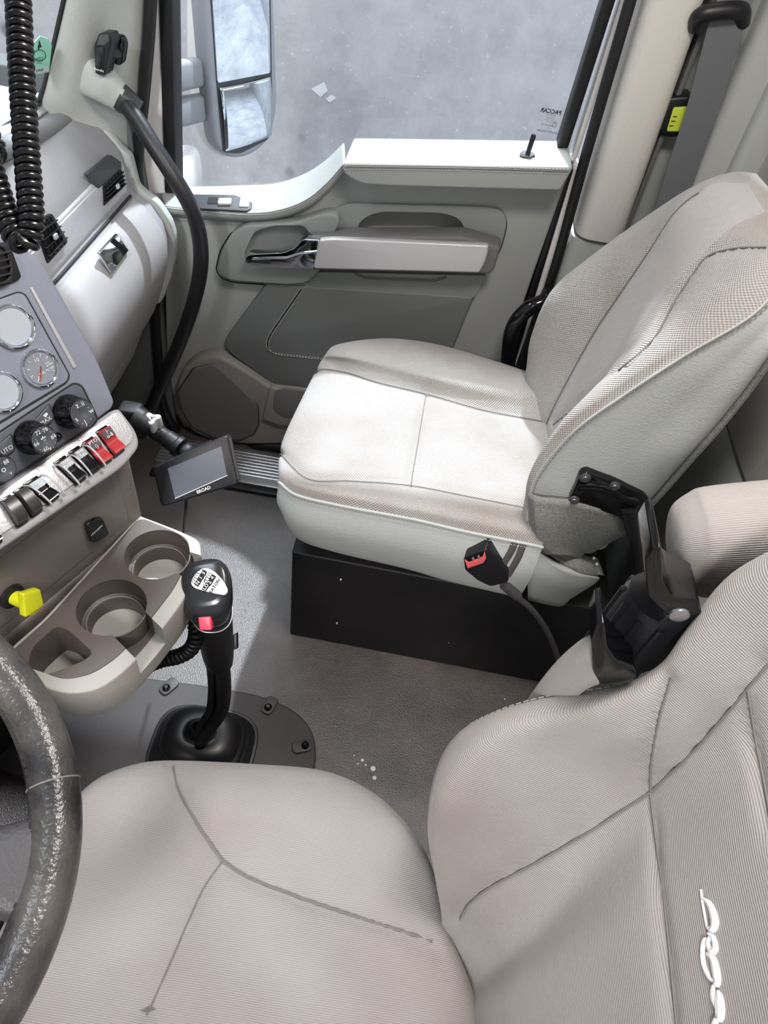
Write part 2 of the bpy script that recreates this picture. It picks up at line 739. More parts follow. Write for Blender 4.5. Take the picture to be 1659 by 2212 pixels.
# roof: header above the windscreen at x = -0.45
rf = prism('ceiling', [V((-0.45, -0.5, 1.56)), V((-0.25, -0.5, 1.74)), V((0.62, -0.5, 1.76)), V((0.62, -0.5, 1.80)), V((-0.27, -0.5, 1.78)), V((-0.5, -0.5, 1.60))], (0, 1.98, 0), M_wallback2, None)
tag(rf, 'pale headliner of the cab roof', 'ceiling', kind='structure')
dl = lathe('dome_light', [(0, 0.0), (0.06, 0.0), (0.075, 0.012), (0.078, 0.02), (0, 0.02)], (0.15, 0.55, 1.735), (0, 0, 1), mat('lamp_lens', 'fff4e6', 0.4, emit=2), None)
tag(dl, 'round dome lamp on the cab roof above the seats', 'lamp')
# fire wall below the dash and the truck nose beyond
wf = box('wall_front', (-1.10, -0.45, 0), (-1.05, 1.40, 0.80), M_dark)
tag(wf, 'dark bulkhead below the dashboard in the footwell', 'wall', kind='structure')

wk = prism('wall_kick', [V((-1.05, 1.405, 0)), V((-.612, 1.405, 0)), V((-.615, 1.405, .50)), V((-.62, 1.405, .86)), V((-1.05, 1.405, .86))], (0, .06, 0), mat('kick_side_grey', '5d6061', .6), None, .004)
tag(wk, 'dark grey side trim of the footwell ahead of the passenger door', 'wall', kind='structure')

# shop outside: concrete wall and ground
M_conc = bpy.data.materials.new('shop_concrete')
M_conc.use_nodes = True
nt = M_conc.node_tree
b = nt.nodes['Principled BSDF']
b.inputs['Roughness'].default_value = 0.8
tc = nt.nodes.new('ShaderNodeTexCoord')


def noise(scale, detail, lo, hi, out_lo, out_hi, rough=0.6, dist=0.0):
    n = nt.nodes.new('ShaderNodeTexNoise')
    n.inputs['Scale'].default_value = scale
    n.inputs['Detail'].default_value = detail
    n.inputs['Roughness'].default_value = rough
    n.inputs['Distortion'].default_value = dist
    nt.links.new(tc.outputs['Object'], n.inputs['Vector'])
    r = nt.nodes.new('ShaderNodeMapRange')
    for i, q in enumerate((lo, hi, out_lo, out_hi)):
        r.inputs[i + 1].default_value = q
    nt.links.new(n.outputs['Fac'], r.inputs[0])
    return r.outputs[0]


def mixc(fac, a, c, blend='MIX'):
    mx = nt.nodes.new('ShaderNodeMix')
    mx.data_type = 'RGBA'
    mx.blend_type = blend
    nt.links.new(fac, mx.inputs[0])
    for s_, q in ((6, a), (7, c)):
        if isinstance(q, str):
            mx.inputs[s_].default_value = lin(q)
        else:
            nt.links.new(q, mx.inputs[s_])
    return mx.outputs[2]


c1 = mixc(noise(1.3, 8, 0.38, 0.62, 0, 1, 0.7), 'a3a2a7', 'c4c3c7')
c2 = mixc(noise(9, 6, 0.5, 0.72, 0, 0.4), c1, '97969a')
c3 = mixc(noise(45, 3, 0.62, 0.74, 0, 0.8), c2, 'd5d5d8')
vo = nt.nodes.new('ShaderNodeTexVoronoi')
vo.inputs['Scale'].default_value = 2.6
nt.links.new(tc.outputs['Object'], vo.inputs['Vector'])
r = nt.nodes.new('ShaderNodeMapRange')
for i, q in enumerate((0.05, 0.10, 0.75, 0.0)):
    r.inputs[i + 1].default_value = q
nt.links.new(vo.outputs['Distance'], r.inputs[0])
c4 = mixc(r.outputs[0], c3, '6a6a70')
nt.links.new(c4, b.inputs['Base Color'])
bp = nt.nodes.new('ShaderNodeBump')
bp.inputs['Strength'].default_value = 0.15
nt.links.new(noise(60, 4, 0, 1, 0, 1), bp.inputs['Height'])
nt.links.new(bp.outputs[0], b.inputs['Normal'])
ws = box('wall_shop', (-7, 3.2, -1.2), (14, 3.4, 4.5), M_conc, None, org=(0, 3.2, 0))
tag(ws, 'stained grey concrete wall of the workshop outside the window', 'wall', kind='structure')
gr = box('ground', (-7, -5, -1.3), (14, 3.4, -1.2), M_conc, None, org=(0, 0, -1.2))
tag(gr, 'grey concrete workshop floor below the truck', 'ground', kind='structure')
for pts in (((672, 192), (700, 178), (708, 196), (692, 210)), ((703, 214), (716, 205), (726, 212), (712, 222))):
    pz_ = prism('paint_patch', px_poly(pts, Y, 3.199), (0, 0.003, 0), mat('chipped_white', 'd9d9de', 0.7), ws)

# ------------------------------------------------------------------ passenger door
DY = 1.42
door = thing('door_1', (-0.15, 1.44, 0.02), 'grey moulded passenger door with padded armrest and chrome lever', 'door', kind='structure')
LEFT = [(352, 445), (356, 640), (360, 800), (372, 880), (400, 930), (450, 965), (540, 985)]
TOP = [(1222, 395), (1238, 360), (1100, 350), (760, 345), (738, 372), (705, 400), (650, 434), (580, 452), (480, 452)]
pts = [Y(x, y, DY) for x, y in LEFT] + [V((0.05, DY, 0.02)), V((0.232, DY, 0.02))] + [Y(1090, 780, DY), Y(1150, 600, DY)] + [Y(x, y, DY) for x, y in TOP]
panel = prism('door_panel', pts, (0, 0.075, 0), M_panel, door, 0.006)


prism('outer_skin', [V((-.70, 1.478, -.05)), V((.27, 1.478, -.05)), V((.27, 1.478, .60)), V((-.70, 1.478, .60))], (0, .02, 0), M_dark, door)


def dpoly(name, px, y0, y1, mt, rad, bevel=0.004, par=None, seg=3):
    return prism(name, rpoly(px_poly(px, Y, y0), rad), (0, y1 - y0, 0), mt, par or door, bevel, seg)


cup = [(768, 520), (772, 485), (812, 462), (960, 465), (1000, 482), (1004, 522)]
insert = dpoly('upper_insert', [(655, 540), (690, 470), (745, 440), (1050, 447), (1086, 455), (1096, 482), (1083, 535), (1062, 575)], 1.412, 1.43, M_panel2, 0.02)
cb = [prism_bm(rpoly(px_poly(cup, Y, 1.40), 0.03), (0, 0.062, 0), 0.016, 4) for _ in range(2)]
cut(panel, [cb[0]])
cut(insert, [cb[1]])
cupo = rpoly(px_poly(cup, Y, 1.465), 0.03)
prism('handle_cup', cupo, (0, 0.004, 0), M_speak, door)
# bezel around the lever
bez = dpoly('lever_bezel', [(468, 580), (478, 540), (500, 505), (530, 488), (640, 481), (700, 462), (728, 463), (734, 482), (716, 514), (692, 522), (692, 585), (662, 612), (620, 616), (505, 608), (478, 598)], 1.388, 1.43, M_panel2, 0.012, 0.007)
cut(bez, [prism_bm(rpoly(px_poly([(518, 565), (542, 512), (585, 500), (652, 500), (664, 520), (720, 530), (720, 578), (625, 597), (535, 592)], Y, 1.36), 0.014), (0, 0.052, 0), 0.008, 3)])
def gap(px, y0, rad, par, r=.0012):
    tube('shadow_gap', rpoly(px_poly(px, Y, y0), rad), r, M_dark, par, res=6, closed=True)


gap([(655, 540), (690, 470), (745, 440), (1050, 447), (1086, 455), (1096, 482), (1083, 535), (1062, 575)], 1.4195, 0.02, insert, .0016)
gap([(466, 582), (476, 540), (499, 503), (530, 486), (640, 479), (700, 460), (730, 461), (736, 482), (716, 516), (694, 524), (694, 586), (662, 614), (620, 618), (504, 610), (476, 600)], 1.4195, 0.012, bez, .0016)
# pull handle with brushed face and dark ends
ph = dpoly('pull_handle', [(668, 514), (760, 512), (1000, 512), (1082, 535), (1066, 588), (1048, 593), (672, 584)], 1.362, 1.41, M_speak, 0.008, 0.006)
dpoly('pull_trim', [(690, 519), (720, 516), (1056, 531), (1052, 560), (1036, 590), (676, 581)], 1.350, 1.366, M_brush, [0.004, 0.02, 0.006, 0.02, 0.006, 0.01], 0.006, ph, 4)
lev = dpoly('door_lever', [(528, 566), (534, 550), (615, 546), (640, 534), (652, 517), (690, 519), (678, 581), (610, 577), (545, 574)], 1.355, 1.378, M_chrome, [0.008, 0.01, 0.02, 0.02, 0.01, 0.003, 0.003, 0.02, 0.01], 0.008, None, 4)
tube('lever_crease', [Y(x, y, 1.353) for x, y in ((545, 560), (620, 557), (650, 548), (684, 545))], 0.0022, M_chrome, lev, res=8)
# strip under the pull, leatherette pocket with a double stitched seam
dpoly('lower_strip', [(560, 612), (640, 604), (692, 588), (1048, 596), (1026, 642), (700, 628)], 1.404, 1.43, M_panel2, 0.004)
tube('strip_shadow_groove', [Y(x, y, 1.403) for x, y in ((765, 590), (790, 600), (940, 606), (965, 598))], 0.0035, M_speak, door, res=8, flat=((0, 1, 0), 0.3))
pocket = dpoly('map_pocket', [(575, 614), (655, 618), (1024, 642), (980, 750), (930, 850), (690, 850), (600, 838), (497, 765), (483, 738)], 1.400, 1.43, M_leather, [0.01, 0.01, 0.01, 0.02, 0.03, 0.03, 0.03, 0.03, 0.02], 0.008)
sp1 = spline([Y(x, y, 1.3978) for x, y in ((648, 624), (612, 676), (580, 725), (576, 748), (592, 762), (640, 768), (720, 776))], 8)
off = V((0.006, 0, -0.003))
tube('pocket_seam', [p + off * 0.5 + V((0, 0.002, 0)) for p in sp1], 0.0012, M_dark, pocket, res=6)
stitches('seam_stitches', sp1, M_seam, pocket, 0.0075, 0.005, 0.0009)
stitches('seam_stitches', [p + off for p in sp1], M_seam, pocket, 0.0075, 0.005, 0.0009)
# bulging taupe kick area, speaker cover, small bin
kick = dpoly('kick_moulding', [(376, 850), (392, 800), (425, 775), (470, 768), (520, 795), (585, 838), (690, 862), (690, 960), (545, 962), (470, 958), (415, 935), (385, 895)], 1.382, 1.43, M_kick, 0.02, 0.01)
dpoly('speaker_cover', [(384, 845), (418, 797), (462, 787), (510, 830), (556, 876), (558, 915), (548, 936), (515, 952), (465, 948), (415, 922), (392, 885)], 1.376, 1.39, M_speak, 0.008, 0.004, kick)
gap([(382, 846), (417, 795), (463, 785), (511, 829), (558, 875), (560, 916), (549, 938), (515, 954), (464, 950), (413, 923), (390, 885)], 1.3812, 0.008, kick)
dpoly('lower_bin', [(566, 906), (582, 838), (700, 852), (700, 930), (600, 920)], 1.368, 1.39, M_kick, 0.008, 0.005, kick)
dpoly('bin_pocket', [(588, 885), (592, 845), (615, 838), (700, 850), (700, 905), (610, 903)], 1.3665, 1.372, M_speak, 0.014, 0.002, kick)
# sill ledge under the glass, curving up to the armrest
G1 = [(350, 405), (440, 406), (540, 404), (600, 399), (660, 378), (705, 348), (742, 312)]
G2 = [(352, 440), (440, 449), (545, 455), (610, 447), (665, 425), (708, 390), (744, 350)]
ctrl = [[Y(x, y, 1.484) for x, y in G1], [Y(x, y, 1.474) for x, y in G1], [Y(x, y + 3, 1.400) for x, y in G2], [Y(x, y + 10, 1.394) for x, y in G2], [Y(x, y + 20, 1.398) for x, y in G2], [Y(x, y + 26, 1.42) for x, y in G2]]
led = sheet('window_ledge', dense(ctrl, 6, 10), M_ledge, door, thick=0.004)
# padded armrest with stitched edge and the lock pin
pad = prism('armrest_pad', rpoly(px_poly([(739, 352), (741, 374), (778, 398), (850, 402), (1210, 412), (1222, 390), (1240, 361)], Y, 1.350), [0.012, 0.02, 0.03, 0.01, 0.006, 0.01, 0.012]), (0, 0.13, 0), M_ledge, door, 0.010, 4)
pl = [Y(x, y, 1.3485) for x, y in ((745, 362), (780, 361), (1000, 364), (1228, 371))]
tube('armrest_seam', [p + V((0, 0.001, 0)) for p in spline(pl, 8)], 0.0014, M_dthread, pad, res=6)
stitches('armrest_stitches', spline([p + V((0, 0, -0.004)) for p in pl], 8), M_seam, pad, 0.0065, 0.0045, 0.0006)
stitches('armrest_stitches', spline([p + V((0, 0, 0.004)) for p in pl], 8), M_seam, pad, 0.0065, 0.0045, 0.0006)
lp = Y(1140, 332, 1.40)
lathe('lock_washer', [(0, 0.003), (0.012, 0.003), (0.015, 0.0), (0, 0.0)], lp - V((0, 0, 0.002)), (0, 0, 1), M_chrome, door, res=24)
lathe('lock_pin', [(0, 0.034), (0.0038, 0.034), (0.0048, 0.031), (0.0045, 0.0), (0, 0)], lp, (0.08, 0.05, 1), M_black, door, res=14)
# window switch plate on the ledge
pn = (Y(440, 406, 1.474) - Y(352, 443, 1.40)).cross(Y(545, 458, 1.40) - Y(352, 443, 1.40)).normalized()
if pn.z < 0:
    pn = -pn
pc = Y(352, 443, 1.40) + pn * 0.004
swp = [PL(x, y, pc, pn) for x, y in ((398, 419), (548, 421), (544, 449), (532, 455), (398, 448), (392, 440))]
plate = prism('switch_plate', rpoly(swp, 0.006), -pn * 0.006, mat('switch_plate_dark', '3b3c3e', .4), door, 0.0015)
swi = [PL(x, y, pc + pn * 0.001, pn) for x, y in ((450, 426), (500, 427), (497, 441), (447, 440))]
prism('switch_well', rpoly(swi, 0.004), -pn * 0.002, M_black, plate, 0)
swk = [PL(x, y, pc + pn * 0.006, pn) for x, y in ((472, 427), (500, 427), (498, 439), (470, 439))]
prism('switch_rocker', rpoly(swk, 0.002), -pn * 0.006, M_sil, plate, 0.0015)
lk = [PL(x, y, pc + pn * 0.003, pn) for x, y in ((520, 424), (540, 424), (537, 446), (516, 445))]
prism('lock_switch', rpoly(lk, 0.002), -pn * 0.004, M_sil, plate, 0.001)
# glass with its etched marking, frame and weather strips
GY = 1.472
gl = prism('window_1', [Y(350, 410, GY), Y(1232, 352, GY), Y(1232, 352, GY) + V((0.0, 0, 0.62)), Y(330, -300, GY) + V((0, 0, 0.28))], (0, 0.005, 0), M_glass, None, org=(-0.15, GY, 0.65))
tag(gl, 'clear glass of the passenger door window above the armrest', 'window', kind='structure')


def etched(s, size, px, bold=0.0, sp=1.0):
    c = Y(px[0], px[1], GY - 0.0006)
    size *= 0.62
    return text(s, size, c, (-1, 0, -0.0), (0.04, 0, 1), M_blackp, gl, 'etched_marking', 0.0, bold, sp)


etched('PACCAR', 0.0165, (1190, 241), 0.03)
etched('PILKINGTON', 0.0052, (1190, 249))
etched('TEMPERED', 0.0052, (1190, 255), 0.0, 1.2)
etched('AS-2  M70  M20-15', 0.005, (1190, 260))
etched('SAFETY GLASS 3', 0.0045, (1190, 264))
etched('43R-001131', 0.0075, (1181, 270))
etched('E1', 0.007, (1198, 270))
c = Y(1198, 270, GY - 0.0006)
tube('etched_marking', [c + V((0.0042 * math.cos(a * 0.4), 0, 0.0042 * math.sin(a * 0.4))) for a in range(16)], 0.0004, M_blackp, gl, res=5, closed=True)
etched('. . . . 4', 0.006, (1188, 277))
etched('DAYLITE * DOOR', 0.0088, (1184, 285), 0.01)


def strip(name, a, b, wa, wb_, y0, th, mt, par):
    """a band in the door plane from pixel line a-b (given at image height), with widths in pixels"""
    return prism(name, [Y(a[0], a[1], y0), Y(a[0] + wa, a[1], y0), Y(b[0] + wb_, b[1], y0), Y(b[0], b[1], y0)], (0, th, 0), mt, par, 0.004)


strip('front_run_channel', (313, -900), (355, 418), 38, 26, 1.445, 0.05, M_rubber, door)
strip('front_frame', (290, -900), (310, 420), 40, 48, 1.452, 0.05, M_white, door)
strip('rear_run_channel', (1555, -810), (1203, 322), 36, 24, 1.44, 0.05, M_rubber, door)
strip('rear_frame', (1593, -810), (1232, 350), 26, 12, 1.45, 0.05, M_white, door)
strip('rear_edge', (1226, 365), (1090, 800), 14, 18, 1.424, 0.07, M_black, door)
strip('rear_edge_flange', (1238, 365), (1108, 800), 16, 16, 1.43, 0.06, M_white, door)
prism('top_frame', [V((-0.62, 1.44, 1.43)), V((0.26, 1.44, 1.43)), V((0.26, 1.44, 1.50)), V((-0.62, 1.44, 1.50))], (0, 0.05, 0), M_white, door, 0.004)
# cab-side weather strip round the door opening
ws_ = thing('trim_2', (0, 1.42, 0), 'black rubber weather strip around the passenger door opening', 'weather strip', kind='structure')
fr = [Y(x, y, 1.415) for x, y in ((340, -850), (334, -300), (326, 0), (314, 170), (299, 330), (300, 400))] + [Y(x, y, 1.40) for x, y in ((330, 600), (340, 750), (352, 870), (390, 940), (460, 985))] + [V((-0.30, 1.385, 0.022)), V((0.25, 1.385, 0.022))]
tube('front_run', spline(fr, 8), 0.0115, M_rubber, ws_, res=10)
rr = [Y(x, y, 1.40) for x, y in ((1610, -850), (1447, -300), (1362, 0), (1270, 320), (1192, 600), (1120, 800))] + [V((0.262, 1.40, 0.03))]
tube('rear_run', spline(rr, 8), 0.010, M_rubber, ws_, res=10)

# ------------------------------------------------------------------ pillars
# cream upper B pillar and grey lower part
bp_ = thing('trim_3', (0.33, 1.40, 0), 'cream rounded pillar trim behind the passenger door', 'pillar', kind='structure')


def column(name, z0, z1, x0, x1, yf, mt, par, yb=1.50, r=0.03, lean=0.0):
    pts = rpoly([V((x0, yb, z0)), V((x0, yf, z0)), V((x1, yf, z0)), V((x1, yb, z0))], [0.0, r, r, 0.0], 6)
    return prism(name, pts, (lean, 0, z1 - z0), mt, par, 0.004, 2)


column('upper_cover', 0.735, 1.74, 0.283, 0.378, 1.368, M_cream, bp_, r=0.036, lean=-0.03)
column('lower_cover', 0.0, 0.730, 0.277, 0.47, 1.378, M_pillarlo, bp_, r=0.03)
wr = thing('wall_right', (0.45, 1.45, 0), 'grey side trim beside the seat belt in the rear corner', 'wall', kind='structure')
box('recess_panel', (0.37, 1.435, 0.0), (0.58, 1.52, 1.75), M_pillarlo, wr)
box('recess_rib', (0.377, 1.40, 0.70), (0.386, 1.44, 1.75), M_speak, wr, 0.003)
box('corner_panel', (0.462, 1.395, 0.0), (0.58, 1.50, 1.75), M_wallback, wr, 0.02, 4)
box('corner_ridge', (0.515, 1.37, 0.0), (0.58, 1.42, 1.75), M_wallback, wr, 0.015, 4)
# A pillar: trim sheet from the windscreen edge round to the door opening
ap = thing('trim_4', (-0.66, 1.35, 0.8), 'pale moulded trim of the front pillar beside the windscreen', 'pillar', kind='structure')
ctrl = []
for r in (((312, -800), (330, -800), (350, -800), (372, -800)), ((205, -260), (250, -260), (300, -260), (335, -260)), ((148, 0), (190, 0), (255, 0), (316, 0)), ((118, 130), (170, 130), (235, 150), (305, 160)), ((96, 212), (150, 225), (225, 250), (292, 300)), ((60, 262), (130, 275), (240, 330), (300, 400)), ((60, 330), (130, 340), (250, 400), (302, 470))):
    ctrl.append([Y(r[0][0] - 6, r[0][1], 1.300), Y(*r[0], 1.285), Y(*r[1], 1.30), Y(*r[2], 1.36), Y(*r[3], 1.425), Y(r[3][0] + 6, r[3][1], 1.45)])
sheet('pillar_cover', dense(ctrl, 8, 8), M_pillar, ap, thick=0.006)

# windscreen: glass, black border, header line out of sight
WA, WB_, WC = Y(148, 0, 1.292), Y(96, 215, 1.292), None
wn = thing('window_2', (-0.8, 0.9, 0.85), 'windscreen glass with black painted border at the front', 'window', kind='structure')
wdir = (Y(205, -260, 1.292) - WB_).normalized()
wtop = WB_ + wdir * 0.80
wl = V((-0.10, -1.70, 0.0))
prism('pane', [WB_ - wdir * 0.12, wtop, wtop + wl, WB_ - wdir * 0.12 + wl], wdir.cross(V((0, 1, 0))).normalized() * 0.005, M_glass, wn)
prism('border', [WB_ - wdir * 0.12, wtop, wtop + V((-0.002, -0.012, 0)), WB_ + wdir * 0.03 + V((-0.002, -0.012, 0)), WB_ - wdir * 0.12 + V((-0.01, -0.05, 0))], wdir.cross(V((0, 1, 0))).normalized() * 0.003, M_black, wn)
for s_ in (0.03, 0.0):
    pass
prism('lower_border', [WB_ - wdir * 0.13, WB_ + wdir * 0.0, WB_ + wdir * 0.0 + wl, WB_ - wdir * 0.13 + wl], wdir.cross(V((0, 1, 0))).normalized() * 0.002, M_black, wn)

# ------------------------------------------------------------------ passenger seat riser
riser = thing('seat_riser', (0.12, 1.02, 0), 'black painted steel box under the passenger seat', 'seat base')
RB = [V((-0.161, 0.817, 0)), V((0.46, 0.803, 0)), V((0.46, 1.26, 0)), V((-0.161, 1.26, 0))]
prism('box', RB, (0, 0, 0.295), M_riser, riser, 0.004)
for x, y in ((736, 1252), (728, 1346), (970, 1386), (1088, 1418), (1120, 1326), (980, 1385)):
    c = Y(x, y, 0.812)
    lathe('rivet', [(0, 0.003), (0.002, 0.0028), (0.0032, 0.0), (0, 0)], c, (0, -1, 0), M_steel, riser, res=10)
box('top_rail', (-0.13, 0.87, 0.295), (0.42, 0.90, 0.343), M_black, riser, 0.003)
box('top_rail', (-0.13, 1.15, 0.295), (0.42, 1.18, 0.343), M_black, riser, 0.003)

# ------------------------------------------------------------------ passenger seat
ps = thing('passenger_seat', (0.1, 1.03, 0.33), 'pale woven passenger seat with grey vinyl sides on a black box', 'seat')
rows = [
    [(602, 1042, .455), (602, 1012, .462), (606, 978, .455), (622, 925, .456), (684, 798, .455), (700, 770, .470), (712, 757, .455)],
    [(640, 1068, .466), (640, 1042, .484), (665, 1031, .478), (690, 930, .484), (742, 800, .478), (746, 768, .500), (757, 738, .478)],
    [(729, 1090, .470), (733, 1062, .490), (760, 1036, .481), (790, 940, .487), (820, 824, .480), (833, 780, .506), (845, 731, .486)],
    [(898, 1122, .474), (896, 1090, .494), (889, 1046, .483), (905, 945, .487), (921, 848, .480), (930, 803, .508), (945, 744, .488)],
    [(1010, 1148, .477), (1012, 1112, .499), (1015, 1070, .484), (1040, 970, .487), (1050, 884, .480), (1052, 830, .510), (1062, 777, .490)],
    [(1160, 1178, .480), (1164, 1142, .502), (1166, 1100, .485), (1180, 990, .487), (1190, 910, .480), (1187, 850, .510), (1190, 820, .490)],
]
ctrl = []
for i, r in enumerate(rows):
    top = [Z(*q) for q in r]
    s, e = top[0], top[-1]
    dz = (0.10, 0.14, 0.155, 0.165, 0.172, 0.178)[i]
    near = [s + V((0.02 if i == 0 else 0.01 if i == 1 else 0, 0.03, -dz)), s + V((0.012 if i == 0 else 0, 0.004, -dz * 0.86)), s + V((0.0, -0.012, -dz * 0.4))]
    far = [e + V((0, 0.012, -0.05)), e + V((0, 0.0, -0.13))]
    ctrl.append(near + top + far)
ctrl.append([p + V((0.002 if k < 5 else 0.03, 0, -0.004)) for k, p in enumerate(ctrl[-1])])
first = [p + V((0.012, 0.0 + 0.02 * (1 if k < 3 else -1 if k > 8 else 0), -0.05)) for k, p in enumerate(ctrl[0])]
zmin = 0.345
first2 = [V((p.x + 0.05, p.y + (0.04 if k < 4 else -0.03 if k > 7 else 0), zmin - 0.005)) for k, p in enumerate(ctrl[0])]
for p in first:
    p.z = max(p.z, zmin)
ctrl = [first2, first] + ctrl
NU, NV = 12, 8
g = dense(ctrl, NU, NV)
seams = []
seams.append([g[i][5 * NV] for i in range(NU + 4, len(g))])
seams.append([g[i][7 * NV] for i in range(NU + 4, len(g))])
cross = [V(p) for p in g[5 * NU][5 * NV:7 * NV + 1]]
seams.append(cross)
edge = [g[i][3 * NV] for i in range(2 * NU, len(g))]
# finer copy so seams press in cleanly
seams = [[p.copy() for p in s] for s in seams]
g = groove(g, seams, 0.007, 0.007, flip=False)
if grid_normals(g)[5 * NU][6 * NV].z < 0:
    pass
cush = sheet('cushion_top', g, M_fab, ps, j0=3 * NV, angle=80)
skirt = sheet('cushion_side', g, M_vinyl, ps, j0=0, j1=3 * NV, angle=80)
tube('edge_piping', [p + V((0, -0.002, 0.001)) for p in edge], 0.0028, M_vinyl, skirt, res=8)
stitches('edge_stitches', [p + V((0, -0.006, -0.004)) for p in edge], M_seam, skirt, 0.006, 0.004, 0.0006)
for s in seams:
    tube('seat_seam', [p + V((0, 0, -0.0035)) for p in s], 0.0011, M_dthread, cush, res=6)
box('seat_pan', (-0.13, 0.85, 0.345), (0.40, 1.20, 0.40), M_dark, ps, 0.005)

# backrest
S = [
    (.47, [(.245, .812), (.24, .84), (.285, .93), (.29, 1.01), (.285, 1.10), (.25, 1.17), (.26, 1.205)], .395),
    (.53, [(.236, .810), (.232, .84), (.288, .93), (.293, 1.01), (.288, 1.10), (.245, 1.175), (.252, 1.215)], .405),
    (.60, [(.227, .808), (.225, .838), (.290, .93), (.298, 1.01), (.295, 1.10), (.240, 1.18), (.245, 1.225)], .420),
    (.70, [(.252, .808), (.242, .838), (.300, .93), (.310, 1.01), (.308, 1.10), (.248, 1.18), (.258, 1.225)], .437),
    (.78, [(.298, .808), (.284, .838), (.316, .935), (.326, 1.01), (.325, 1.10), (.292, 1.18), (.306, 1.225)], .450),
    (.86, [(.352, .808), (.332, .840), (.336, .94), (.343, 1.01), (.343, 1.10), (.338, 1.17), (.360, 1.213)], .457),
    (.93, [(.410, .815), (.380, .850), (.362, .94), (.358, 1.01), (.357, 1.095), (.374, 1.15), (.405, 1.185)], .460),
    (.975, [(.436, .85), (.412, .875), (.392, .95), (.386, 1.01), (.386, 1.08), (.402, 1.115), (.432, 1.14)], .462),
    (.995, [(.446, .90), (.436, .92), (.426, .96), (.424, 1.005), (.424, 1.05), (.436, 1.08), (.446, 1.095)], .458),
]
ctrl = []
for z, f, xb in S:
    r = [V((x, y, z)) for x, y in f]
    n0, e0 = r[0], r[-1]
    bz = z - 0.01
    r += [V((max(xb, e0.x + 0.004), e0.y - 0.01, bz)), V((xb + 0.012, 1.01, bz)), V((max(xb, n0.x + 0.004), n0.y + 0.012, bz)), V(((max(xb, n0.x) + n0.x) / 2, n0.y - 0.004 * (z < 0.9), z - 0.004)), n0.copy()]
    ctrl.append(r)
g = dense(ctrl, 10, 8)
NV = 8
s1 = [g[i][2 * NV].copy() for i in range(0, len(g) - 14)]
s2 = [g[i][4 * NV].copy() for i in range(0, len(g) - 14)]


def grid_bvh(g_):
    n_, m2_ = len(g_), len(g_[0])
    vs_ = [p for r in g_ for p in r]
    fs_ = [(i * m2_ + j, (i + 1) * m2_ + j, (i + 1) * m2_ + j + 1, i * m2_ + j + 1) for i in range(n_ - 1) for j in range(m2_ - 1)]
    return BVHTree.FromPolygons(vs_, fs_)


def cast(tree, px, default):
    o = []
    for x, y in px:
        h = tree.ray_cast(CAM, ray(x, y))
        o.append(h[0] if h[0] is not None else DP(x, y, default))
    return o


s1 = spline(cast(grid_bvh(g), [(1192, 915), (1250, 868), (1333, 796), (1391, 746), (1420, 710), (1449, 655), (1491, 590), (1524, 550), (1582, 533), (1650, 530)], 1.0), 8)
s3 = [g[len(g) - 15][j].copy() for j in range(0, 2 * NV + 1)]
nedge = [g[i][0].copy() for i in range(len(g) - 8)]
groove(g, [s1, s2], 0.007, 0.007, flip=False)
uvs = grid_uv(g)
fr_ = sheet('backrest_front', g, M_fab, ps, j0=0, j1=2 * NV, angle=80, uvs=uvs)
fr3 = sheet('backrest_front', g, M_fab, ps, j0=4 * NV, j1=6 * NV, angle=80, uvs=uvs)
ctr_ = sheet('backrest_centre', g, M_fab2, ps, j0=2 * NV, j1=4 * NV, angle=80, uvs=uvs)
car = sheet('backrest_carpet', g, M_carpet, ps, j0=6 * NV, j1=9 * NV, angle=80, uvs=uvs)
vin = sheet('backrest_side', g, M_vinyl, ps, j0=9 * NV, j1=11 * NV, angle=80, uvs=uvs)
cap_ = V((.452, 1.0, .999))
bm = bmesh.new()
c0 = bm.verts.new(cap_)
ring = [bm.verts.new(p) for p in g[-1][:-1]]
for k in range(len(ring)):
    bm.faces.new((ring[k], ring[(k + 1) % len(ring)], c0))
lay = bm.loops.layers.uv.new('UVMap')
for f in bm.faces:
    for lp in f.loops:
        lp[lay].uv = (lp.vert.co.x, lp.vert.co.y)
mk('backrest_top', bm, M_fab, ps, angle=80)
for s in (s1, s2):
    tube('seat_seam', [p + V((0.0035, 0, -0.0015)) for p in s], 0.0012, M_dthread, ctr_, res=6)
stitches('side_stitches', [p + V((0.004, -0.003, 0)) for p in nedge], M_dthread, vin, 0.0075, 0.005, 0.0008)
tube('side_seam', [p + V((0.0, -0.001, 0)) for p in nedge], 0.0018, M_vinyl, vin, res=6)
bedge = [g[i][9 * NV].copy() for i in range(6, len(g) - 6)]
tube('carpet_edge', [p + V((0.003, -0.003, 0)) for p in bedge], 0.007, M_carpet, car, res=8)
# carpeted lower flap over the hinge
flap = [[Y(x, y, yy) for x, y, yy in r] for r in (
    ((1148, 1050, .84), (1160, 1070, .79), (1240, 1078, .795), (1320, 1100, .80), (1352, 1130, .81)),
    ((1150, 1100, .85), (1162, 1118, .782), (1240, 1130, .80), (1310, 1140, .80), (1352, 1145, .81)),
    ((1156, 1150, .86), (1170, 1166, .786), (1240, 1180, .81), (1290, 1170, .805), (1330, 1155, .81)),
    ((1160, 1172, .87), (1185, 1190, .79), (1250, 1198, .82), (1270, 1190, .81), (1300, 1170, .81)))]
sheet('hinge_flap', dense(flap, 5, 5), M_carpet, ps, thick=-0.008)
flap2 = [[Y(x, y, yy) for x, y, yy in r] for r in (
    ((1158, 1172, .87), (1200, 1192, .835), (1250, 1202, .82), (1285, 1205, .83)),
    ((1165, 1185, .85), (1205, 1210, .815), (1250, 1222, .80), (1292, 1228, .82)),
    ((1172, 1195, .85), (1210, 1218, .80), (1250, 1235, .795), (1300, 1240, .82)))]
sheet('rear_carpet_lip', dense(flap2, 4, 5), M_carpet, ps, thick=-0.008)
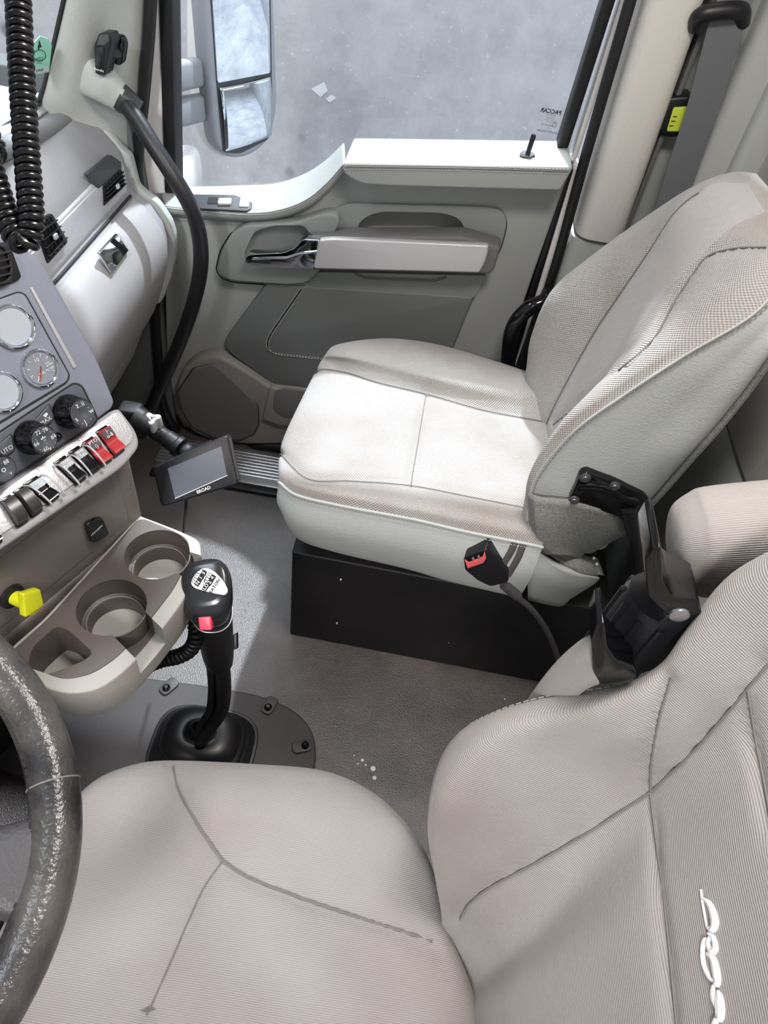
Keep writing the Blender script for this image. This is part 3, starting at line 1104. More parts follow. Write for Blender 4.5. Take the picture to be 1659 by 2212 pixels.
tail = [[Y(x, y, yy) for x, y, yy in r] for r in (
    ((1140, 1172, .800), (1205, 1214, .796), (1250, 1232, .795), (1290, 1240, .815)),
    ((1140, 1225, .790), (1205, 1255, .792), (1245, 1262, .795), (1280, 1250, .815)),
    ((1140, 1286, .800), (1205, 1300, .804), (1225, 1285, .81), (1262, 1262, .82)))]
sheet('cushion_tail', dense(tail, 5, 5), M_vinyl, ps, thick=-0.01)
# black recliner bracket with bolts, and the release rod with its sleeve
br = rpoly([Y(x, y, .79) for x, y in ((1228, 1083), (1240, 1060), (1252, 1028), (1266, 1020), (1335, 1046), (1392, 1070), (1406, 1090), (1395, 1112), (1350, 1122), (1300, 1105), (1240, 1090))], 0.008)
bk = prism('recliner_bracket', br, (0, 0.02, 0), M_gloss, ps, 0.004)
tube('bracket_rib', spline([Y(x, y, .789) for x, y in ((1250, 1052), (1290, 1055), (1320, 1062), (1345, 1078), (1375, 1085))], 6), 0.008, M_gloss, bk, res=10, flat=((0, 1, 0), 0.6))
for x, y in ((1264, 1032), (1327, 1050), (1240, 1080)):
    lathe('bolt', [(0, 0.005), (0.005, 0.005), (0.006, 0.003), (0.0085, 0.002), (0.009, 0), (0, 0)], Y(x, y, .789), (0, -1, 0), mat('dark_bolt', '626266', .35, .6), bk, res=16)
a_, b_ = Y(1360, 1095, .79), Y(1372, 1152, .79)
tube('rod_sleeve', [a_, b_], 0.0135, M_black, bk, res=16)
tube('release_rod', [b_, Y(1378, 1185, .795), Y(1386, 1260, .80), Y(1392, 1330, .82)], 0.009, M_rubber, bk, res=12)
# torn foam crumbs
for x, y in ((1283, 1205), (1289, 1218), (1283, 1226), (1291, 1236)):
    lathe('foam_crumb', [(0, 0.003), (0.0025, 0.002), (0.003, 0), (0.002, -0.002), (0, -0.003)], Y(x, y, .81), (0, -1, 0.3), M_whitep, ps, res=8)

# ------------------------------------------------------------------ driver seat
ds = thing('driver_seat', (-0.05, 0.09, 0.0), 'grey ribbed cloth driver seat with embroidered backrest in the foreground', 'seat')
out = [(-.335, .03), (-.325, .20), (-.30, .275), (-.255, .312), (-.20, .331), (-.11, .345), (-.02, .352), (.045, .335), (.095, .298), (.130, .255), (.155, .20), (.20, .10), (.20, -.02), (.155, -.05), (.09, -.12), (0, -.16), (-.15, -.165), (-.27, -.12), (-.325, -.06)]
ol = spline([V((x, y, 0)) for x, y in out], 6, closed=True)
cc = V((-.06, .095, 0))
prof = [(.96, .35), (1.0, .37), (1.015, .405), (1.01, .435), (.985, .458), (.94, .474), (.87, .482), (.78, .486), (.68, .488), (.56, .488), (.44, .487), (.32, .486), (.2, .486), (.1, .486), (.02, .486)]
dr = []
for s, z in prof:
    dr.append([V((cc.x + (p.x - cc.x) * s, cc.y + (p.y - cc.y) * s, z)) for p in ol])
# subdivide rings
for r in dr:
    r.append(r[0].copy())
g = dense(dr, 4, 1)
for r in g:
    for p in r:
        b_f = math.exp(-((p.y - .285) / .05) ** 2) * 0.016 if p.z > .45 else 0
        b_n = math.exp(-((p.y + .10) / .05) ** 2) * 0.016 if p.z > .45 else 0
        nose = math.exp(-((p.x + .25) / .06) ** 2) * 0.008 if p.z > .45 else 0
        wr_ = 0.0025 * math.sin(p.x * 38 + p.y * 55) * math.exp(-((p.x + .0) / .12) ** 2 - ((p.y - .1) / .12) ** 2)
        if p.z > .45:
            p.z += b_f + b_n + nose + wr_


T_ = grid_bvh(g)
sa = spline(cast(T_, [(374, 1650), (384, 1700), (430, 1785), (480, 1858)], .95), 8)
sb = spline(cast(T_, [(480, 1858), (540, 1895), (650, 1938), (760, 1975), (870, 2010), (935, 2032)], .95), 8)
sc = spline(cast(T_, [(480, 1858), (440, 1915), (405, 1990), (370, 2070), (335, 2150), (316, 2190)], .9), 8)
g = groove(g, [sa, sb, sc], 0.007, 0.006, flip=False)
uvs = [[(p.x, p.y) for p in r] for r in g]
cu_ = sheet('cushion', g, M_rib, ds, capi=True, angle=80, uvs=uvs)
if cu_.data.polygons[len(cu_.data.polygons) // 2].normal.z < 0:
    cu_.data.flip_normals()
for s in (sa, sb, sc):
    tube('cushion_seam', [p + V((0, 0, -0.0035)) for p in s], 0.0010, M_dthread, cu_, res=6)
prism('seat_base', [V((-.28, -.12, 0)), V((.18, -.12, 0)), V((.18, .26, 0)), V((-.28, .26, 0))], (0, 0, .34), M_riser, ds, 0.01)

B = [  # z, tip, outer, seam, centre x
    (.42, (.150, .185), (.185, .235), (.180, .140), .180),
    (.48, (.140, .205), (.168, .275), (.190, .158), .186),
    (.55, (.118, .225), (.142, .305), (.205, .175), .200),
    (.61, (.100, .245), (.124, .318), (.225, .198), .218),
    (.67, (.098, .262), (.120, .330), (.245, .228), .240),
    (.72, (.118, .284), (.142, .332), (.262, .248), .258),
    (.76, (.152, .300), (.180, .335), (.276, .262), .276),
    (.81, (.212, .308), (.240, .334), (.292, .264), .294),
    (.85, (.246, .318), (.268, .342), (.305, .264), .308),
    (.89, (.258, .330), (.276, .356), (.318, .262), .324),
    (.94, (.274, .348), (.292, .378), (.335, .262), .344),
    (1.00, (.305, .348), (.325, .378), (.356, .255), .368),
    (1.08, (.350, .335), (.372, .365), (.388, .245), .400),
    (1.14, (.395, .310), (.415, .338), (.420, .235), .430),
    (1.17, (.435, .26), (.450, .28), (.455, .20), .46),
]
YC = .09
ctrl = []
for z, t, o_, s_, cx_ in B:
    m_ = (V((t[0], t[1], 0)) + V((s_[0], s_[1], 0))) / 2
    m_ = V((m_.x - 0.006, m_.y + 0.006, 0))
    xb = max(cx_ + .10, .30)
    half = [V((xb, o_[1] - .015, z - .01)), V(((o_[0] + xb) / 2, o_[1] + .004, z)), V((o_[0], o_[1], z)), V((t[0], t[1], z)), V((m_.x, m_.y, z)), V((s_[0], s_[1], z)), V((cx_ - .002, (s_[1] + YC) / 2, z))]
    row = half + [V((cx_, YC, z))] + [V((p.x, 2 * YC - p.y, p.z)) for p in half[::-1]]
    ctrl.append(row)
NV = 7
g = dense(ctrl, 8, NV)

T_ = grid_bvh(g)
lum = spline(cast(T_, [(1395, 1710), (1412, 1850), (1428, 1980), (1445, 2160), (1455, 2270)], .55), 8)
fars = spline(cast(T_, [(985, 1985), (1005, 1952), (1050, 1916), (1150, 1862), (1270, 1792), (1395, 1710)], .6), 8)
cross1 = spline(cast(T_, [(1395, 1710), (1398, 1640), (1412, 1560), (1432, 1490), (1440, 1465)], .6), 8)
up1 = spline(cast(T_, [(1395, 1710), (1480, 1630), (1560, 1540), (1630, 1455), (1658, 1425)], .55), 8)
up2 = spline(cast(T_, [(1604, 1490), (1622, 1600), (1640, 1690), (1657, 1790)], .5), 8)
groove(g, [lum, fars, cross1, up1, up2], 0.0055, 0.006, flip=True)
uvs = grid_uv(g)
uvs = [[(b, a) for a, b in r] for r in uvs]
bk_ = sheet('backrest', g, M_rib, ds, angle=80, uvs=uvs)
bk_.data.flip_normals()
for s in (lum, fars, cross1, up1, up2):
    tube('backrest_seam', [p + V((.004, 0, 0)) for p in s], 0.0010, M_dthread, bk_, res=6)
stitches('bolster_stitches', [g[i][2 * NV] + V((-.001, .0, .002)) for i in range(30, 72)], M_seam, bk_, 0.008, 0.0055, 0.0007)
prism('backrest_shell', [V((.25, -.14, .36)), V((.33, -.14, .36)), V((.56, -.10, 1.15)), V((.46, -.10, 1.15))], (0, .42, 0), M_dark, ds, 0.01)

# ------------------------------------------------------------------ dashboard (passenger side)
dash = thing('dashboard', (-0.75, 0.95, 0.25), 'grey moulded dashboard with brushed vent strip on the passenger side', 'dashboard')
PROF = [(-1.04, .30), (-1.04, .80), (-.86, .845), (-.74, .842), (-.69, .825), (-.655, .800), (-.632, .776), (-.622, .762), (-.618, .752), (-.612, .694), (-.600, .684), (-.575, .668), (-.552, .632), (-.545, .598), (-.549, .560), (-.568, .500), (-.592, .442), (-.600, .430)]
pp = [V((x, 0.74, z)) for x, z in PROF]
prism('body', pp + [V((-.66, .74, .32)), V((-.72, .74, .24)), V((-.90, .74, .24))], (0, .618, 0), M_dash, dash, 0.012, 3)
# pale end cap beside the door
endc = [V((x + (.012 if i > 4 else 0), 1.355, z)) for i, (x, z) in enumerate(PROF[3:])]
prism('end_cap', rpoly(endc + [V((-.72, 1.355, .40))], 0.01), (0, .022, 0), M_pillar, dash, 0.006)
# lower panel with its pale edge
prism('knee_panel', [V((-.602, .74, .424)), V((-.655, .74, .30)), V((-.70, .74, .22)), V((-.74, .74, .24)), V((-.66, .74, .424))], (0, .59, 0), M_pillar, dash, 0.008)
box('under_dash', (-1.03, .74, .03), (-.76, 1.36, .30), M_dark, dash, 0.02)
# raised lip of the top cover by the windscreen
tc_ = [[V((x, y, z)) for x, z in ((-.99, .84), (-.97, .868), (-.80, .872 - .01 * (y > 1.2)), (-.735, .862 - .012 * (y > 1.2)), (-.715, .838))] for y in (.74, .8, .9, 1.1, 1.22, 1.285, 1.30)]
for p in tc_[-1]:
    p.z -= 0.018
sheet('top_cover', dense(tc_, 5, 5), M_dashtop, dash, thick=-0.004)
tube('top_lip', spline([X(-60, 352, -.70), X(20, 316, -.70), X(95, 284, -.70), X(150, 258, -.70), X(176, 250, -.705)], 6), [.017] * 19 + [.016, .015, .014, .012, .010, .007], mat('lip_grey', '77787b', .6), dash, res=14)
# brushed strip
SU = V((-.006, 0, .058)).normalized()
SN = V((.058, 0, .006)).normalized()
SP = V((-.6145, 1.0, .723)) + SN * .004


def sp_(x, y, d=0.0):
    return PL(x, y, SP + SN * d, SN)


c0, c1_ = V((SP.x, .78, SP.z)), V((SP.x, 1.325, SP.z))
strip_pts = [c0 - SU * .030, c1_ - SU * .030, c1_ + V((0, .016, 0)) + SU * .012, c1_ + SU * .034, c0 + SU * .034]
stp = prism('vent_strip', rpoly(strip_pts, [0, .01, .012, .02, 0]), -SN * .012, M_sil, dash, .003)
si = [c0 - SU * .024, c1_ - SU * .024 + V((0, -.004, 0)), c1_ + SU * .012 + V((0, .008, 0)), c1_ + SU * .028 - V((0, .004, 0)), c0 + SU * .028]
prism('brushed_face', [p + SN * .002 for p in rpoly(si, [0, .008, .01, .016, 0])], -SN * .006, M_brushy, stp, .0015)


tube('strip_gap', [V((-.603, .78, .6885)), V((-.603, 1.325, .6885))], .0028, M_dark, dash, res=8)


def vent(px, name, par, tilt=True):
    """air vent: frame, dark well, slats, vanes and the slider tab, on the strip plane"""
    pts = [sp_(x, y, .003) for x, y in px]
    fr = prism(name, rpoly(pts, .006), -SN * .006, M_black, par, .0012)
    a, b, c, d = pts
    for k in range(1, 5):
        t = k / 5
        p, q = a.lerp(d, t), b.lerp(c, t)
        e = (q - p).normalized()
        bm = frame_box_bm((p + q) / 2 + SN * .003, e, SN, e.cross(SN), (q - p).length * .9, .008, .0016, .0005, 1)
        mk('slat', bm, M_black, fr)
    for k in range(1, 6):
        t = k / 6
        p, q = a.lerp(b, t), d.lerp(c, t)
        e = (q - p).normalized()
        bm = frame_box_bm((p + q) / 2 + SN * .0005, e, SN, e.cross(SN), (q - p).length * .9, .004, .0012)
        mk('vane', bm, M_dark, fr)
    m_ = (a + b + c + d) / 4 + SN * .008
    mk('slider_tab', frame_box_bm(m_, (0, 1, 0), SU, SN, .010, .008, .005, .001, 2), M_sil, fr)
    return fr


v1 = vent([(222, 400), (262, 360), (271, 402), (224, 447)], 'air_vent', dash)
# upper hooded part of the right vent
prism('vent_hood', rpoly([sp_(x, y, .004) for x, y in ((189, 376), (240, 334), (262, 350), (264, 362), (214, 408))], .004), -SN * .008, mat('vent_hood', '3a3a3e', .45), v1, .002)
v2 = vent([(72, 484), (113, 460), (148, 522), (103, 572)], 'air_vent', dash)
# glove box door, its latch and the finger recess
GP = [(-.596, .683), (-.570, .664), (-.548, .630), (-.540, .598), (-.544, .560), (-.563, .500), (-.586, .444), (-.592, .436)]
ys = [.82, .95, 1.1, 1.22, 1.29, 1.318, 1.328]
gc = []
for k, y in enumerate(ys):
    sh = (0, 0, 0, 0, .001, .004, .014)[k]
    gc.append([V((x - sh, y, z)) for x, z in GP])
gg = dense(gc, 6, 5)
glo = sheet('glove_box_door', gg, M_glove, dash, thick=.006)
glo.data.flip_normals() if False else None
LA = Y(235, 540, 1.16)
lpn = V((.92, 0, .39)).normalized()
lp0 = V((-.552, 1.15, .640))


def lt(x, y, d=0):
    return PL(x, y, lp0 + lpn * d, lpn)


prism('latch_recess', rpoly([lt(x, y, .004) for x, y in ((213, 547), (256, 500), (290, 552), (262, 612), (248, 604))], .006), -lpn * .004, mat('latch_recess', 'a9a7a8', .5), glo, .0015)
la = prism('latch', rpoly([lt(x, y, .010) for x, y in ((214, 545), (253, 503), (279, 541), (243, 590))], .003), -lpn * .006, M_chrome, glo, .003, 3)

# ------------------------------------------------------------------ centre console, turned to the driver
CA = V((.40, .917, 0)).normalized()
CN = V((.917, -.40, 0)).normalized()
UP = V((0, 0, 1))
CO = V((-.338, .614, 0))


def C3(x, y, z):
    return CO + CA * x - CN * y + UP * z


con = thing('center_console', C3(-.2, .1, 0), 'centre console stack with gauges and climate dials beside the steering wheel', 'console')
# fascia plane
FB = C3(0, .006, .775)
FD = (-CN * .44 + UP).normalized()          # up the fascia
FN = CA.cross(FD).normalized()
if FN.dot(CN) < 0:
    FN = -FN


def fp(x, y, d=0.0):
    return PL(x, y, FB + FN * d, FN)


fas = prism('fascia', rpoly([fp(x, y) for x, y in ((-330, 330), (-120, 420), (0, 478), (60, 535), (98, 570), (140, 642), (213, 772), (252, 868), (246, 884), (0, 1068), (-330, 1316))], [0, .02, .05, .03, .03, 0, .02, .01, .004, 0, 0]), -FN * .05, M_console, con, .008, 4)
prism('fascia_core', [fp(x, y, -.045) for x, y in ((-330, 340), (0, 490), (85, 575), (135, 650), (205, 775), (240, 866), (0, 1060), (-330, 1300))], -FN * .10, M_console, con, .01)
prism('console_body', [C3(-.55, .03, .50), C3(-.012, .03, .50), C3(-.012, .20, .50), C3(-.55, .20, .50)], (0, 0, .26), M_dark, con, .01)
# silver line, panel outline grooves
prism('accent_strip', rpoly([fp(x, y, .002) for x, y in ((65, 622), (71, 620), (166, 792), (160, 797))], .001), -FN * .003, M_sil, con, .0006)


def outline(name, px, mt, d, r, par, rad=.006):
    pts = rpoly([fp(x, y, d) for x, y in px], rad)
    return tube(name, pts, r, mt, par, res=6, closed=True, flat=(FN, .4))


gp = prism('gauge_panel', rpoly([fp(x, y, .0018) for x, y in ((-200, 720), (40, 632), (54, 637), (149, 810), (144, 824), (-200, 1030))], .004), -FN * .003, M_console, con, .0006)
outline('panel_gap', [(-200, 720), (40, 632), (54, 637), (150, 812), (143, 826), (-200, 1032)], M_dark, .0008, .0016, gp, .004)
M_face = mat('gauge_face', 'b4bcc8', .12, .0, spec=.8)
M_face2 = mat('gauge_face_dark', '8b909b', .12, .0, spec=.8)


def gauge(px, py_, rpx, label, red=False):
    c = fp(px, py_, .002)
    r = (fp(px + rpx, py_, .002) - c).length
    gq = lathe('gauge', [(0, .001), (r * .8, .001), (r * .84, .0035), (r * .9, .005), (r * .97, .004), (r, 0), (0, 0)], c, FN, M_chrome, con, res=40)
    lathe('dial', [(0, .0022), (r * .80, .0022), (r * .82, .001), (0, .001)], c, FN, M_face2 if red else M_face, gq, res=40)
    if red:
        for k in range(9):
            a = math.radians(225 - k * 33)
            d = CA * math.cos(a) + FD * math.sin(a)
            tube('tick', [c + FN * .0028 + d * r * .58, c + FN * .0028 + d * r * .72], .0004, M_whitep, gq, res=4)
        d = (CA * -.55 + FD * -.8).normalized()
        tube('needle', [c + FN * .0032 - d * r * .1, c + FN * .0032 + d * r * .62], .0006, M_red, gq, res=5)
        text('10', .006, c + FN * .003 + FD * r * .42, CA, FD, M_whitep, gq)
        text('20', .006, c + FN * .003 + CA * r * .42, CA, FD, M_whitep, gq)
        text('FUEL FILTER', .0035, c + FN * .003 + CA * r * .2 - FD * r * .25, CA, FD, M_whitep, gq)
        text('0', .006, c + FN * .003 - CA * r * .35 - FD * r * .4, CA, FD, M_whitep, gq)
    return gq


gauge(27, 706, 47, '')
gauge(85, 795, 40, '', True)
gauge(2, 846, 45, '')
gauge(-62, 752, 47, '')
# black vent corner on the left
vf = prism('vent_panel', rpoly([fp(x, y, .004) for x, y in ((-160, 560), (20, 520), (48, 598), (40, 606), (-160, 690))], .006), -FN * .006, M_black, con, .002)
for k in range(5):
    y0 = 540 + k * 16
    a, b = fp(-150, y0 + 45, .007), fp(22, y0 + 2, .007)
    mk('slat', frame_box_bm((a + b) / 2, (b - a).normalized(), FN, (b - a).normalized().cross(FN), (b - a).length, .006, .0016), M_dark, vf)
tube('vent_rim', spline([fp(x, y, .006) for x, y in ((-20, 528), (10, 535), (24, 575), (18, 605), (-20, 625))], 5), .0018, M_dark, vf, res=6)
# climate panel with three dials
cp = prism('climate_panel', rpoly([fp(x, y, .002) for x, y in ((-220, 1082), (160, 829), (176, 834), (209, 904), (200, 917), (-220, 1185))], .006), -FN * .004, mat('climate_panel_grey', '5c606a', .35), con, .0008)
outline('panel_gap', [(-220, 1082), (160, 829), (176, 834), (210, 905), (201, 918), (-220, 1186)], M_dark, .001, .0022, cp, .006)
kb = []
for px, py_, rr_ in ((148, 889, 34), (66, 945, 36), (-22, 1008, 36)):
    c = fp(px, py_, .002)
    r = (fp(px + rr_, py_, .002) - c).length
    k_ = lathe('dial_knob', [(0, .0), (r, 0), (r * 1.0, .004), (r * .95, .007), (r * .88, .009), (r * .84, .018), (r * .82, .0245), (r * .77, .027), (r * .3, .027), (r * .22, .0255), (0, .0252)], c, FN, M_gloss, con, res=40)
    kb.append((k_, c + FN * .0273, r))
    for q in range(20):
        a = q * math.pi / 10
        d = CA * math.cos(a) + FD * math.sin(a)
        tube('grip_rib', [c + d * r * .862 + FN * .010, c + d * r * .836 + FN * .023], .0008, M_black, k_, res=4)
    lathe('knob_cap', [(0, .0255), (r * .2, .0258), (r * .32, .0274), (r * .73, .0274), (r * .76, .026), (0, .02)], c, FN, mat('knob_face', '4d5159', .35), k_, res=36)
kr, km, kl = kb


def around(kq, items, rad, size):
    k_, c, r = kq
    for ang, s in items:
        a = math.radians(ang)
        text(s, size, c + (CA * math.cos(a) + FD * math.sin(a)) * r * rad + FN * .0004, CA, FD, M_whitep, k_, extrude=.0002)


around(km, [(105, '72'), (55, '78'), (-15, '84'), (-115, '60'), (175, '66')], .54, .0062)
around(km, [(80, '.'), (30, '.'), (10, '.'), (-40, '.'), (-70, '.'), (-90, 'v'), (-140, '.'), (205, '.'), (140, '.')], .58, .007)
text('*', .014, km[1] - FD * .0022 + FN * -.0012, CA, FD, M_whitep, km[0], bold=.02)
around(kr, [(60, 'ii'), (100, 'z'), (-15, 'w'), (-105, 'J'), (-170, 's')], .54, .0085)
around(kr, [(80, '.'), (25, '.'), (-130, '.'), (-60, '.')], .5, .008)
around(kl, [(40, '88'), (-60, 'v'), (0, '.'), (80, '.')], .46, .006)
text('o', .010, kl[1] + FN * -.001, CA, FD, M_whitep, kl[0])
# buttons between the dials
for px, s in ((((74, 911), (106, 874), (117, 900), (108, 914), (90, 925)), 'MAX'), (((-8, 966), (24, 938), (31, 972), (16, 984), (-4, 990)), 'AUTO')):
    bt = prism('climate_button', rpoly([fp(x, y, .0045) for x, y in px], .002), -FN * .003, mat('button_grey', '565a63', .4), con, .0008)
    outline('button_gap', px, M_dark, .003, .0012, bt, .002)
    cxm, cym = sum(p[0] for p in px) / 5, sum(p[1] for p in px) / 5
    text(s, .0066, fp(cxm, cym + 4, .0048), CA, FD, M_whitep, bt, extrude=.0002)
    if s == 'MAX':
        prism('defrost_mark', [fp(x, y, .0052) for x, y in ((93, 898), (101, 891), (104, 894), (99, 902))], -FN * .0004, M_whitep, bt)
lathe('sensor_dot', [(0, .006), (.002, .0056), (.0042, .003), (.005, 0), (0, 0)], fp(124, 943, .002), FN, M_gloss, cp, res=16)

# sloped switch shelf
SF = C3(0, -.032, .742)
SB = C3(0, .006, .775)
HD = (SB - SF).normalized()
HN = CA.cross(HD).normalized()
if HN.z < 0:
    HN = -HN


def hp(x, y, d=0.0):
    return PL(x, y, SF + HN * d, HN)


shelf = prism('switch_shelf', rpoly([hp(x, y) for x, y in ((-330, 1290), (0, 1056), (240, 886), (258, 880), (296, 930), (304, 962), (270, 1006), (0, 1188), (-330, 1420))], [0, 0, .004, .01, .02, .02, .02, 0, 0]), -HN * .024, mat('shelf_grey', 'a3a2a5', .45), con, .006, 3)
M_hatch = mat('cross_brushed_trim', 'c4c3c6', .38, .5, aniso=(500, 500, 60))
prism('shelf_trim', rpoly([hp(x, y, .002) for x, y in ((-330, 1300), (0, 1064), (248, 890), (262, 892), (290, 938), (284, 955), (240, 990), (0, 1158), (-330, 1392))], [0, 0, .004, .006, .01, .01, .01, 0, 0]), -HN * .004, M_hatch, shelf, .001)


def rocker(px, mt, face, guard=0, cover=False):
    """switch in its black well; px = four corners on the shelf (top-left, top-right, bottom-right, bottom-left)"""
    wl_ = [hp(x, y, .0035) for x, y in px]
    w_ = prism('rocker_switch', rpoly(wl_, .002), -HN * .005, M_gloss, con, .0008)
    a, b, c, d = [p + HN * .001 for p in wl_]
    ce = (a + b + c + d) / 4
    a, b, c, d = [ce + (p - ce) * .88 for p in (a, b, c, d)]
    rows_ = []
    for t, h in ((0, .0), (.04, .006), (.3, .0055), (.48, .003), (.6, .0032), (.85, .0075), (.97, .008), (1, 0)) if not cover else ((0, 0), (.05, .009), (.3, .012), (.7, .012), (.95, .009), (1, 0)):
        rows_.append([a.lerp(d, t) + HN * h, b.lerp(c, t) + HN * h])
    bm = bmesh.new()
    vv = [[bm.verts.new(p) for p in r] for r in rows_]
    for i in range(len(vv) - 1):
        bm.faces.new((vv[i][0], vv[i][1], vv[i + 1][1], vv[i + 1][0]))
    bm.faces.new([r[0] for r in vv])
    bm.faces.new([r[1] for r in vv][::-1])
    bm.faces.new((vv[0][0], vv[0][1], vv[-1][1], vv[-1][0]))
    bmesh.ops.recalc_face_normals(bm, faces=bm.faces)
    ro = mk('rocker', bm, mt, w_, angle=30)
    if face:
        f0 = [a.lerp(d, .07), b.lerp(c, .07), b.lerp(c, .40), a.lerp(d, .40)]
        fc = (f0[0] + f0[1] + f0[2] + f0[3]) / 4
        f0 = [fc + (p - fc) * .92 + HN * .0066 for p in f0]
        prism('legend', f0, -HN * .002, mat('legend_' + face[0], face[0], .35), w_)
        u_ = (a - d).normalized()
        for k, s in enumerate(face[1]):
            text(s, .0062, fc + HN * .007 + u_ * (.003 - .006 * k), (b - a), u_, M_whitep, w_, extrude=.0001)
    for gside in ((1,), (0, 1))[guard - 1] if guard else ():
        p, q = (a, d) if gside == 0 else (b, c)
        sh = (b - a).normalized() * (.0022 if gside else -.0022)
        path = spline([p + sh + HN * .001, p.lerp(q, .2) + sh + HN * .013, p.lerp(q, .6) + sh + HN * .015, p.lerp(q, 1.08) + sh + HN * .011, p.lerp(q, 1.12) + sh + HN * .003], 6)
        tube('guard_wire', path, .0011, M_sil, w_, res=6)
    return w_


sw = [
    ([(206, 932), (230, 917), (271, 972), (247, 990)], M_red, ('3a3a40', ['|-', 'o-8'])),
    ([(176, 957), (200, 941), (244, 994), (220, 1010)], M_red, ('3a3a40', ['PTO', '()'])),
    ([(146, 977), (170, 961), (218, 1012), (196, 1028)], M_gloss, ('8f959e', ['o-o', '5th'])),
    ([(114, 1000), (140, 982), (188, 1032), (166, 1050)], M_gloss, ('9fa6b0', ['|oo|', 'DIFF'])),
    ([(48, 1046), (80, 1026), (130, 1072), (106, 1092)], M_gloss, ('a9b4c0', ['oo', '-88'])),
    ([(26, 1062), (50, 1048), (94, 1102), (70, 1120)], mat('blank_switch', '2c2a2c', .3), None),
    ([(-4, 1082), (22, 1066), (64, 1124), (38, 1142)], mat('blank_switch', '2c2a2c', .3), None),
    ([(-70, 1135), (-40, 1115), (8, 1168), (-16, 1188)], M_gloss, ('8f959e', ['A', 'B'])),
]
for k, (px, mt, face) in enumerate(sw):
    rocker(px, mt, face, guard=2 if k in (3, 4) else 1 if k == 2 else 0, cover=k in (5, 6))

# lower panel with the socket cap
LPT = C3(0, .004, .70)


def lpp(x, y, d=0.0):
    return PL(x, y, C3(0, 0, .6) + CN * d, CN)


lowp = prism('lower_panel', rpoly([C3(-.52, 0, .565), C3(.004, 0, .565), C3(.004, 0, .735), C3(-.52, 0, .735)], [0, .012, .03, 0]), -CN * .03, M_consolelo, con, .006)
prism('lower_recess', rpoly([C3(-.52, -.0012, .590), C3(-.022, -.0012, .590), C3(-.022, -.0012, .690), C3(-.52, -.0012, .690)], .012), -CN * .002, M_consolelo, lowp, .001)
ck = thing('socket_cap', lpp(203, 1142), 'small black power socket cap on the taupe panel under the switches', 'socket cap')
cc_ = [lpp(x, y, .002) for x, y in ((178, 1127), (214, 1112), (230, 1150), (193, 1171))]
prism('cap', rpoly(cc_, .0075), CN * .007, M_black, ck, .002)
prism('hinge_tab', [lpp(x, y, .0095) for x, y in ((194, 1124), (202, 1116), (205, 1120), (197, 1128))], CN * .0012, M_gloss, ck, .0004)
text('12V/120W', .0046, lpp(209, 1146, .0094), (CA * .98 + UP * .10), UP, M_whitep, ck, extrude=.0001, bold=.015)
# yellow brake knob
kn = thing('brake_knob', lpp(30, 1290), 'yellow square push-pull brake knob on the console', 'knob')
kc = lpp(24, 1287, .002)
ka = (CN * .93 + V((0, 0, .08)) + CA * .12).normalized()
lathe('collar', [(0, .006), (.012, .006), (.0155, .004), (.016, 0), (0, 0)], kc, CN, M_black, kn, res=24)
lathe('stem', [(0, 0), (.0085, 0), (.009, .010), (.0085, .026), (.012, .034), (0, .034)], kc, ka, M_yel, kn, res=24)
kx = CA.cross(ka).cross(ka) * -1
kx = (CA - ka * CA.dot(ka)).normalized()
kz = ka.cross(kx)
q_ = kc + ka * .034
prism('head', rpoly([PL(x, y, q_ + ka * .009, ka) for x, y in ((50, 1284), (88, 1272), (96, 1308), (55, 1336))], .004), -ka * .009, M_yel, kn, .0025)

# ------------------------------------------------------------------ cup holder tray
TZ = .58
tray = thing('cup_holder_tray', Z(260, 1340, .5), 'taupe cup holder tray with pale rim below the console', 'tray')
OUT = [(300, 1112), (380, 1142), (432, 1166), (436, 1205), (395, 1300), (330, 1385), (270, 1450), (210, 1492), (140, 1500), (60, 1470), (0, 1440), (20, 1400), (95, 1335)]
o3 = rpoly([Z(x, y, TZ) for x, y in OUT], [.004, .02, .012, .012, .02, .02, .02, .02, .03, .02, .01, .01, .01])
rim = prism('tray_rim', o3, (0, 0, -.062), M_trayrim, tray, .007, 4)
cen = sum((p for p in o3), V()) / len(o3)
INN = [(302, 1116), (378, 1147), (405, 1162), (412, 1200), (375, 1272), (310, 1357), (255, 1418), (200, 1455), (140, 1468), (60, 1440), (10, 1420), (30, 1400), (100, 1338)]
i3 = rpoly([Z(x, y, TZ + .0015) for x, y in INN], .012)
ins = prism('tray_top', i3, (0, 0, -.0575), M_tray, tray, .002)
cut(rim, [prism_bm([p + UP * .01 for p in i3], (0, 0, -.066))])
cups = []
CUPR = .0425
for px in ((340, 1198), (242, 1312)):
    cups.append(Z(px[0], px[1], TZ))
bin_px = [(122, 1353), (148, 1362), (203, 1412), (180, 1430), (100, 1460), (60, 1440), (70, 1400)]


def cutter(kind, k=0):
    if kind == 'cup':
        return lathe_bm([(0, -.08), (CUPR, -.08), (CUPR, .02), (0, .02)], cups[k], (0, 0, 1), 40)
    if kind == 'slot':
        d = [(425, 1225), (325, 1392)][k]
        e = Z(d[0], d[1], TZ) - cups[k]
        e.z = 0
        e.normalize()
        s = e.cross(UP)
        wdt = (.020, .024)[k]
        return prism_bm([cups[k] + e * .02 + s * wdt + UP * .02, cups[k] + e * .02 - s * wdt + UP * .02, cups[k] + e * .12 - s * wdt + UP * .02, cups[k] + e * .12 + s * wdt + UP * .02], (0, 0, -.055), .0)
    return prism_bm(rpoly([Z(x, y, TZ) + UP * .02 for x, y in bin_px], .008), (0, 0, -.075))


